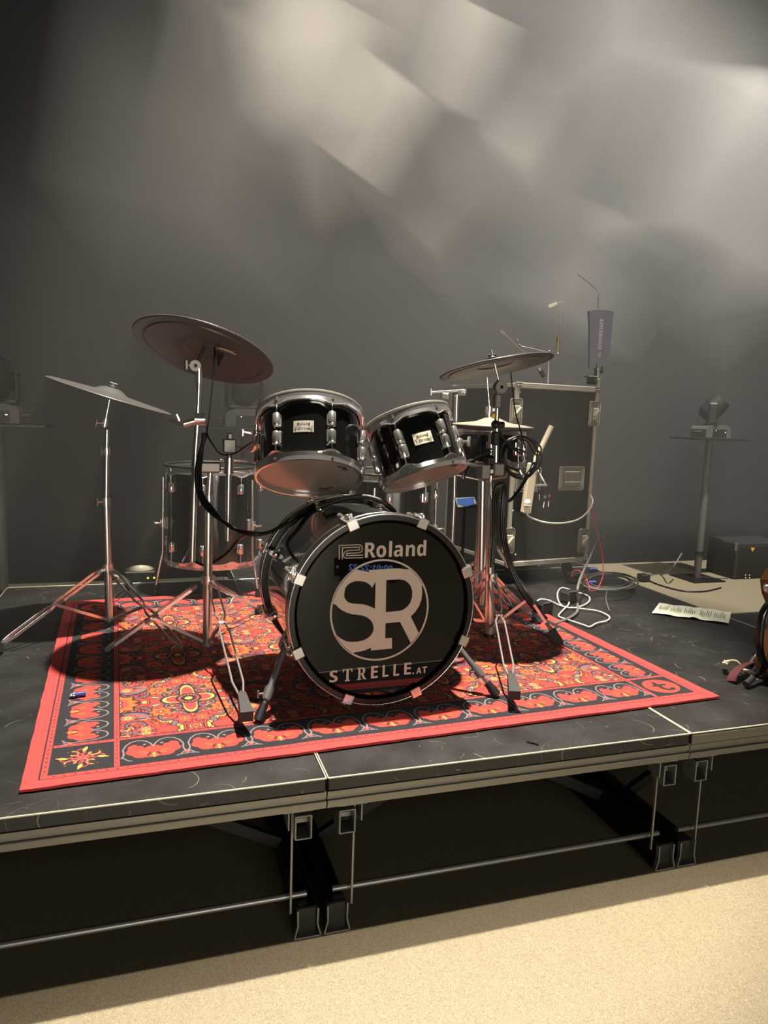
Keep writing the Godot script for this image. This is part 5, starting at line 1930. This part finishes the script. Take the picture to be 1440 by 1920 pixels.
	cable("floor_cable", "dark cable curving over the hall floor beyond the stage", path([[1215, 1088], [1240, 1098], [1280, 1108], [1320, 1109], [1352, 1102]], FLOOR + 0.006), 0.006, M.cable)
	cable("floor_cable", "pale cable lying straight by the foot of the back wall", path([[1305, 1081], [1325, 1083], [1345, 1084], [1365, 1084]], FLOOR + 0.006), 0.005, M.grey_cable)

# ---------------------------------------------------------------- small things on the deck
func build_small_things() -> void:
	# set list: two creased sheets side by side
	var c := [on_y(1222, 1150, 0.001), on_y(1366, 1170, 0.001), on_y(1371, 1149, 0.001), on_y(1236, 1132, 0.001)]
	var t := thing("set_list", "creased cream paper set list lying near the stage edge", "paper", (c[0] + c[1] + c[2] + c[3]) * 0.25)
	var b := mb(t)
	var nu := 24
	var ids := []
	for j in 7:
		for i in nu + 1:
			var u := float(i) / nu
			var v := j / 6.0
			var p: Vector3 = (c[0] as Vector3).lerp(c[1], u).lerp((c[3] as Vector3).lerp(c[2], u), v)
			p.y = 0.002 + 0.006 * absf(sin(u * 9.0 + v * 1.3)) * (0.4 + 0.6 * absf(v - 0.5)) + (0.004 if absf(u - 0.56) < 0.03 else 0.0)
			ids.append(b.vert(p, Vector3(0.05 * cos(u * 9.0), 1, 0.02).normalized(), Vector2(u, v)))
	for j in 6:
		for i in nu:
			var a: int = ids[j * (nu + 1) + i]
			var d: int = ids[(j + 1) * (nu + 1) + i]
			b.face(a, a + 1, d + 1)
			b.face(a, d + 1, d)
	var sheet := obj("sheet", b, M.paper, t)
	b = mb(t)
	var r := RandomNumberGenerator.new()
	r.seed = 3
	for k in 34:
		var u := 0.06 + k * 0.0265
		if k in [5, 12, 19, 20, 27]:
			continue
		var v0 := 0.28 + r.randf() * 0.06
		var v1 := v0 + r.randf_range(0.2, 0.45)
		var p: Vector3 = (c[0] as Vector3).lerp(c[1], u).lerp((c[3] as Vector3).lerp(c[2], u), v0)
		var q: Vector3 = (c[0] as Vector3).lerp(c[1], u).lerp((c[3] as Vector3).lerp(c[2], u), v1)
		p.y = 0.0115
		q.y = 0.0115
		b.bar(p, q, 0.0026, 0.0006)
	var w := obj("handwritten_lines", b, M.ink_grey, sheet)
	w.set_meta("kind", "stuff")
	# battery
	var p := on_y(131, 1304, 0.0145)
	var q := on_y(161, 1300, 0.0145)
	t = thing("battery", "single blue battery lying on the rug border", "battery", (p + q) * 0.5)
	var d := (q - p).normalized()
	b = mb(t)
	b.tube([p + d * 0.006, p + d * 0.008, q - d * 0.002, q], [0.0065, 0.0071, 0.0071, 0.0062], 16)
	obj("jacket", b, M.battery_blue, t)
	b = mb(t)
	b.tube([p + d * 0.006, p + d * 0.0015], 0.0055, 14)
	b.tube([p + d * 0.0015, p], 0.0026, 10)
	b.tube([p + d * 0.008, p + d * 0.0125], 0.0073, 16)
	obj("pole_cap", b, M.chrome, t)
	# tape scrap on the deck front
	t = thing("gaffer_scrap", "small dark scrap of tape on the bare deck front", "tape", on_y(1000, 1390, 0.001))
	b = mb(t)
	b.bar(on_y(988, 1388, 0.0015), on_y(1010, 1394, 0.0015), 0.008, 0.001, Vector3.UP)
	obj("strip", b, M.black_rubber, t)
	# plug-top adaptors on the deck behind the rug
	for k in [[1076, 1092, "black mains adaptor on the deck where the red cable ends"], [1066, 1128, "black mains adaptor inside the white cable loops"], [1018, 1150, "black pedal block with a pale top edge at the rug's back corner"]]:
		var g := on_y(k[0], k[1], 0.0)
		t = thing("adaptor_block", k[2], "adaptor", g, Basis(Vector3.UP, 0.3))
		b = mb()
		b.box(Vector3(0, 0.026, 0), Vector3(0.07, 0.05, 0.06), 0.008)
		obj("housing", b, M.black_rubber, t)
		b = mb()
		b.box(Vector3(0.0, 0.0525, 0.026), Vector3(0.06, 0.003, 0.006), 0.001)
		obj("edge_strip", b, M.satin_grey, t)
	# made-up glowing panel in place of a blue reflection on the drum shell
	var tc := on_z(874, 941, -1.08)
	t = thing("reflection_stand_in", "small added panel glowing blue in place of a reflection behind the bass drum", "reflection_stand_in", tc, Basis.from_euler(Vector3(-0.95, -0.2, 0.1)))
	b = mb()
	b.box(Vector3(0, 0, -0.004), Vector3(0.085, 0.06, 0.007), 0.003)
	obj("stand_in_case", b, M.black_rubber, t)
	b = mb()
	b.plate(PackedVector2Array([Vector2(-0.038, -0.012), Vector2(0.0, -0.026), Vector2(0.03, -0.012), Vector2(0.038, 0.024), Vector2(-0.034, 0.018)]), 0.0008, Transform3D(Basis(), Vector3.ZERO))
	obj("reflected_glow", b, M.reflection_blue, t)
	b = mb(t)
	b.tube([tc + Vector3(0, -0.02, -0.012), Vector3(tc.x + 0.01, 0.01, tc.z - 0.03)], 0.006, 8)
	b.lathe([Vector2(0, 0.014), Vector2(0.055, 0.006), Vector2(0.058, 0.0), Vector2(0, 0.0)], 18, Transform3D(Basis(), Vector3(tc.x + 0.01, 0.007, tc.z - 0.03)))
	obj("holder", b, M.black_rubber, t)
	# clamp arm on a thin post beside the case
	t = thing("clamp_stand", "thin post with a clamp arm between the smaller rack tom and flight case", "stand", Vector3(on_z(850, 960, -1.45).x, 0, -1.45))
	b = mb(t)
	b.tube([on_z(808, 729, -1.45), on_z(808, 741, -1.45)], 0.006, 8)
	b.tube([on_z(808, 736, -1.45), on_z(870, 732, -1.45)], 0.006, 10)
	b.box(on_z(834, 742, -1.45), Vector3(0.034, 0.026, 0.03), 0.004)
	b.box(on_z(865, 736, -1.45), Vector3(0.04, 0.026, 0.03), 0.004)
	for k in 2:
		b.ball(on_z(838 + k * 33, 741 - k * 4, -1.425), Vector3(0.008, 0.008, 0.006), 8)
	obj("clamp_arm", b, M.worn_chrome, t)
	b = mb(t)
	b.tube([on_z(856, 740, -1.45), on_z(850, 960, -1.45), Vector3(on_z(850, 960, -1.45).x, 0.0, -1.45)], 0.011, 12)
	obj("post", b, M.worn_chrome, t)
	# device with two lights behind the stage
	var g := on_z(263, 1078, -2.35)
	t = thing("floor_device", "low dark device with a pale top and two yellow-green lights", "device", Vector3(g.x, FLOOR, -2.35))
	var top := on_z(263, 1060, -2.35).y - FLOOR
	b = mb()
	b.box(Vector3(0, top * 0.5 - 0.01, 0), Vector3(0.15, top - 0.02, 0.12), 0.006)
	obj("housing", b, M.panel, t)
	b = mb()
	b.ball(Vector3(0, top - 0.022, 0), Vector3(0.066, 0.022, 0.05), 16)
	obj("pale_top", b, M.cream_plastic, t)
	for k in 2:
		b = mb()
		b.ball(Vector3(0.038 + 0.03 * k, top - 0.055, 0.061), Vector3(0.006, 0.006, 0.004), 8)
		obj("led_light", b, M.led_yellow, t)

# ---------------------------------------------------------------- guitar at the right edge
func build_guitar() -> void:
	var z := -0.33
	var o := on_z(1492, 1160, z)
	var tilt := Basis(Vector3.RIGHT, -0.22) * Basis(Vector3.BACK, -0.06)
	var t := thing("electric_guitar", "glossy brown guitar on a black tubular stand", "guitar", o, tilt)
	var poly := PackedVector2Array()
	var inner := PackedVector2Array()
	for q in [[-0.02, 0.2], [-0.06, 0.205], [-0.1, 0.19], [-0.125, 0.15], [-0.12, 0.1], [-0.1, 0.05], [-0.092, 0.01], [-0.1, -0.04], [-0.13, -0.09], [-0.155, -0.15], [-0.15, -0.2], [-0.11, -0.235], [-0.04, -0.248], [0.04, -0.248], [0.11, -0.235], [0.15, -0.2], [0.155, -0.15], [0.13, -0.09], [0.1, -0.04], [0.092, 0.01], [0.1, 0.05], [0.12, 0.1], [0.125, 0.15], [0.1, 0.19], [0.06, 0.205], [0.02, 0.2]]:
		poly.append(Vector2(q[0], q[1] * 0.86))
		inner.append(Vector2(q[0] * 0.8, q[1] * 0.72))
	var b := mb()
	b.plate(poly, 0.045, Transform3D(Basis(), Vector3(0, 0, -0.0225)))
	obj("body", b, M.wood, t)
	b = mb()
	b.plate(inner, 0.002, Transform3D(Basis(), Vector3(0, 0, 0.0225)))
	obj("burst_top", b, M.wood_light, t)
	b = mb()
	b.plate(PackedVector2Array([Vector2(-0.118, 0.16), Vector2(-0.09, 0.172), Vector2(-0.08, 0.12), Vector2(-0.1, 0.07), Vector2(-0.114, 0.1)]), 0.002, Transform3D(Basis(), Vector3(0, 0, 0.0226)))
	obj("figured_edge", b, M.wood_light, t)
	b = mb()
	b.box(Vector3(0, 0.42, 0.012), Vector3(0.052, 0.56, 0.022), 0.008)
	var neck := obj("neck", b, M.wood_dark, t)
	for k in 12:
		b = mb()
		b.box(Vector3(0, 0.2 + 0.04 * k, 0.0235), Vector3(0.05, 0.002, 0.002))
		obj("fret", b, M.chrome, neck)
	b = mb()
	b.box(Vector3(0.0, 0.75, 0.004), Vector3(0.075, 0.16, 0.016), 0.008)
	obj("headstock", b, M.wood_dark, t)
	for k in 2:
		b = mb()
		b.box(Vector3(0, 0.08 - 0.1 * k, 0.027), Vector3(0.075, 0.034, 0.008), 0.003)
		obj("pickup", b, M.chrome, t)
	for k in 6:
		b = mb()
		b.tube([Vector3(-0.02 + 0.008 * k, -0.09, 0.034), Vector3(-0.02 + 0.008 * k, 0.7, 0.028)], 0.0006, 5)
		obj("string", b, M.chrome, t)
	b = mb()
	b.ball(Vector3(-0.118, 0.1, 0.0), Vector3(0.012, 0.018, 0.016), 10)
	obj("strap_button", b, M.chrome, t)
	# stand
	var base := Vector3(o.x, 0, z)
	t = thing("guitar_stand", "black tubular guitar stand with rubber-tipped feet under the brown guitar", "guitar stand", base)
	b = mb(t)
	b.tube(path([[1446, 1128, z + 0.06], [1431, 1150, z + 0.06], [1425, 1185, z + 0.06], [1424, 1215, z + 0.06], [1432, 1243, z + 0.05], [1450, 1256, z + 0.03]]), 0.013, 12)
	obj("cradle_arm", b, M.black_gloss, t)
	for q in [[on_y(1398, 1283, 0.012), Vector3(o.x + 0.02, 0.09, z - 0.02)], [on_y(1404, 1252, 0.012), Vector3(o.x + 0.02, 0.14, z - 0.1)], [Vector3(o.x + 0.28, 0.012, z + 0.1), Vector3(o.x + 0.02, 0.14, z - 0.05)]]:
		b = mb(t)
		var d: Vector3 = (q[1] - q[0]).normalized()
		b.tube([q[0] + d * 0.03, q[1]], 0.0085, 10)
		var leg := obj("leg", b, M.black_gloss, t)
		b = mb(t)
		b.tube([q[0], q[0] + d * 0.045], 0.0105, 10)
		obj("rubber_foot", b, M.rubber, leg)
	b = mb(t)
	b.tube([Vector3(o.x + 0.02, 0.08, z - 0.02), Vector3(o.x + 0.02, 0.62, z - 0.14)], 0.011, 10)
	obj("upright", b, M.black_gloss, t)
	# strap and pale tie on the deck
	var sp := path([[1371, 1277], [1375, 1266, -0.3], [1385, 1253, -0.32], [1400, 1245, -0.34], [1418, 1242, -0.35], [1436, 1246, -0.36], [1448, 1252, -0.36]], 0.004)
	t = thing("guitar_strap", "maroon leather guitar strap arching onto the deck", "strap", sp[0])
	b = mb(t)
	for k in sp.size() - 1:
		b.bar(sp[k], sp[k + 1], 0.003, 0.034, Vector3(0.2, 0.35, 1.0).normalized())
	obj("leather_band", b, M.maroon, t)
	var wp := path([[1358, 1250], [1360, 1242, -0.36], [1368, 1238, -0.37], [1378, 1240, -0.37], [1388, 1250, -0.36], [1396, 1256], [1408, 1262], [1418, 1266]], 0.006)
	t = thing("cotton_tie", "cream cotton band with frayed ends beside the strap", "band", wp[0])
	b = mb(t)
	for k in mini(24, wp.size() - 1):
		b.bar(wp[k], wp[k + 1], 0.004, 0.017, Vector3(0.2, 0.5, 1.0).normalized())
	obj("band", b, M.cream_plastic, t)
	for k in 5:
		b = mb(t)
		b.tube([on_y(1393, 1254, 0.008), on_y(1407 + k, 1256 + k * 3.0, 0.006), on_y(1414 + k * 1.5, 1258 + k * 4.0, 0.004)], 0.0014, 6)
		obj("frayed_end", b, M.cream_plastic, t)

# ---------------------------------------------------------------- moving heads and boxes in the back
func moving_head(x: float, y: float, z: float, w: float, pan: float, tilt: float, label: String) -> void:
	var p := on_z(x, y, z)
	var t := thing("lamp_table", "black pole table carrying the " + label, "lamp stand", Vector3(p.x, FLOOR, z))
	var h := p.y - FLOOR
	var b := mb()
	b.box(Vector3(0, h - 0.008, 0), Vector3(0.5, 0.014, 0.32), 0.003)
	obj("table_top", b, M.dark_metal, t)
	b = mb()
	b.tube([Vector3(0, 0.01, 0), Vector3(0, h - 0.015, 0)], 0.028, 16)
	obj("pole", b, M.lamp_body, t)
	b = mb()
	b.box(Vector3(0, 0.005, 0), Vector3(0.3, 0.01, 0.3), 0.002)
	b.tube([Vector3(0, 0.2, 0), Vector3(0, 0.225, 0)], 0.034, 16)
	obj("base_plate", b, M.dark_metal, t)
	t = thing("moving_head_lamp", label[0].to_lower() + label.substr(1), "stage lamp", Vector3(p.x, p.y, z))
	b = mb()
	var foot := PackedVector2Array()
	for q in [[-0.5, 0.0], [-0.5, 0.27], [-0.44, 0.36], [-0.2, 0.42], [0.2, 0.42], [0.44, 0.36], [0.5, 0.27], [0.5, 0.0]]:
		foot.append(Vector2(q[0] * w, q[1] * w))
	b.plate(foot, w * 0.75, Transform3D(Basis(), Vector3(0, 0.004, -w * 0.375)))
	obj("base", b, M.lamp_body, t)
	b = mb()
	b.box(Vector3(w * 0.04, w * 0.17, w * 0.377), Vector3(w * 0.56, w * 0.25, 0.006), 0.002)
	var d := obj("display_panel", b, M.black_paint, t)
	b = mb()
	b.ball(Vector3(-w * 0.13, w * 0.25, w * 0.385), Vector3(0.0045, 0.0045, 0.003), 8)
	b.box(Vector3(w * 0.26, w * 0.2, w * 0.385), Vector3(0.012, 0.005, 0.003))
	obj("led_light", b, M.led_white, d)
	for k in 4:
		b = mb()
		b.ball(Vector3(-w * 0.08 + k * w * 0.075, w * 0.16, w * 0.385), Vector3(0.0035, 0.0035, 0.002), 6)
		obj("button", b, M.satin_grey, d)
	b = mb()
	for s in [-1.0, 1.0]:
		b.box(Vector3(s * (w * 0.5 + 0.018), w * 0.2, 0.0), Vector3(0.04, 0.006, w * 0.3), 0.002)
	obj("side_handle", b, M.lamp_body, t)
	var R := Basis(Vector3.UP, pan)
	b = mb()
	b.box(Vector3(0, w * 0.46, 0), Vector3(w * 0.86, w * 0.1, w * 0.35), 0.008, R)
	for s in [-1.0, 1.0]:
		b.box(R * Vector3(s * w * 0.42, w * 0.8, 0), Vector3(w * 0.12, w * 0.7, w * 0.3), 0.012, R)
	obj("yoke", b, M.black_paint, t)
	b = mb()
	var hd := Transform3D(R * Basis(Vector3.RIGHT, tilt), Vector3(0, w * 0.95, 0))
	b.lathe([Vector2(0, -w * 0.42), Vector2(w * 0.22, -w * 0.4), Vector2(w * 0.34, -w * 0.2), Vector2(w * 0.35, w * 0.1), Vector2(w * 0.3, w * 0.42), Vector2(w * 0.25, w * 0.44), Vector2(w * 0.24, w * 0.4), Vector2(0, w * 0.38)], 28, hd)
	obj("head", b, M.black_paint, t)
	b = mb()
	b.lathe([Vector2(w * 0.24, w * 0.4), Vector2(w * 0.15, w * 0.43), Vector2(0, w * 0.44)], 24, hd, true)
	obj("lens", b, M.head_black, t)

func build_background() -> void:
	moving_head(459, 801, -3.3, 0.27, 0.2, 0.35, "moving head lamp behind the larger rack tom")
	moving_head(1331, 821, -3.15, 0.235, 0.9, 0.7, "moving head lamp nearest the yellow-stickered loudspeaker box")
	moving_head(-6, 794, -2.7, 0.24, 0.0, 0.3, "moving head lamp behind the straight cymbal stand")
	# dark loudspeaker box on the hall floor
	var p := on_y(1372, 1087, FLOOR)
	var t := thing("speaker_box", "dark loudspeaker box with a yellow sticker on the hall floor", "loudspeaker", p)
	var h := on_z(1376, 1019, p.z).y - FLOOR
	var b := mb()
	b.box(Vector3(0.27, h * 0.5, -0.16), Vector3(0.5, h, 0.32), 0.008)
	obj("cabinet", b, M.panel, t)
	b = mb()
	b.box(Vector3(0.27, h * 0.5, 0.002), Vector3(0.44, h - 0.06, 0.008), 0.003)
	obj("grille", b, M.black_paint, t)
	b = mb()
	b.box(Vector3(0.004, h - 0.03, 0.006), Vector3(0.022, 0.06, 0.012), 0.003)
	obj("corner_cap", b, M.satin_grey, t)
	b = mb()
	var s := on_z(1412, 1029, p.z + 0.01) - p
	b.plate(PackedVector2Array([s2(s, -0.02, 0.008), s2(s, 0.02, 0.008), s2(s, 0.016, -0.002), s2(s, 0.006, -0.012), s2(s, 0.006, -0.02), s2(s, -0.006, -0.02), s2(s, -0.006, -0.012), s2(s, -0.016, -0.002)]), 0.002, Transform3D(Basis(), Vector3(0, 0, 0.006)))
	obj("yellow_sticker", b, M.yellow, t)
	for k in 4:
		b = mb()
		var c := on_z(1398 + (k % 2) * 7.5, 1078.5 + (k / 2) * 5.0, p.z + 0.012) - p
		b.ball(c, Vector3(0.006, 0.006, 0.003), 8)
		obj("rear_screw", b, M.paper, t)
	p = on_y(1206, 1090, FLOOR)
	t = thing("power_box", "small black power box on the hall floor beyond the coil", "power box", p)
	b = mb()
	b.box(Vector3(0, 0.03, 0), Vector3(0.08, 0.058, 0.07), 0.006)
	obj("housing", b, M.black_rubber, t)
	b = mb()
	b.box(Vector3(0.03, 0.062, 0.01), Vector3(0.05, 0.012, 0.03), 0.004)
	obj("plug", b, M.grey_cable, t)
	# timecode display standing on the hall floor opposite the bass drum: the drum head mirrors it
	var n := Basis(Vector3.UP, 0.03) * Vector3.BACK
	var q := Vector3(0.228, 0, -0.345) + n * 0.0105
	var d := ray(690, 1065)
	var hit := CAM + d * ((q - CAM).dot(n) / d.dot(n))
	var back := d.normalized().bounce(n)
	var at := hit + back * ((FLOOR + 0.1 - hit.y) / back.y)
	var face := Basis.looking_at(-(Vector3(-back.x, 0, -back.z)).normalized(), Vector3.UP)
	t = thing("timecode_display", "black LED timecode display facing the stage from the hall floor", "display", Vector3(at.x, FLOOR, at.z), face)
	b = mb()
	b.box(Vector3(0, 0.1, -0.03), Vector3(0.5, 0.14, 0.05), 0.006)
	obj("housing", b, M.black_paint, t)
	b = mb()
	for k in [-1.0, 1.0]:
		b.box(Vector3(k * 0.18, 0.015, -0.03), Vector3(0.05, 0.03, 0.12), 0.004)
	obj("foot", b, M.black_paint, t)
	lettering("digit_display", "00:01:22:22", 0.062, M.led_blue, t, Transform3D(Basis(), Vector3(-0.02, 0.1, -0.004)), true, false, 0.002)
	b = mb()
	b.ball(Vector3(0.225, 0.1, -0.004), Vector3(0.007, 0.012, 0.003), 8)
	obj("led_light", b, M.led_white, t)

func s2(s: Vector3, x: float, y: float) -> Vector2:
	return Vector2(s.x + x, s.y + y)

func _ready() -> void:
	rng.seed = 7
	set_camera_and_light()
	make_materials()
	build_room()
	build_stage()
	build_rug()
	build_drums()
	build_left_stands()
	build_right_stands()
	build_case()
	build_background()
	build_guitar()
	build_cables()
	build_small_things()
	build_haze()
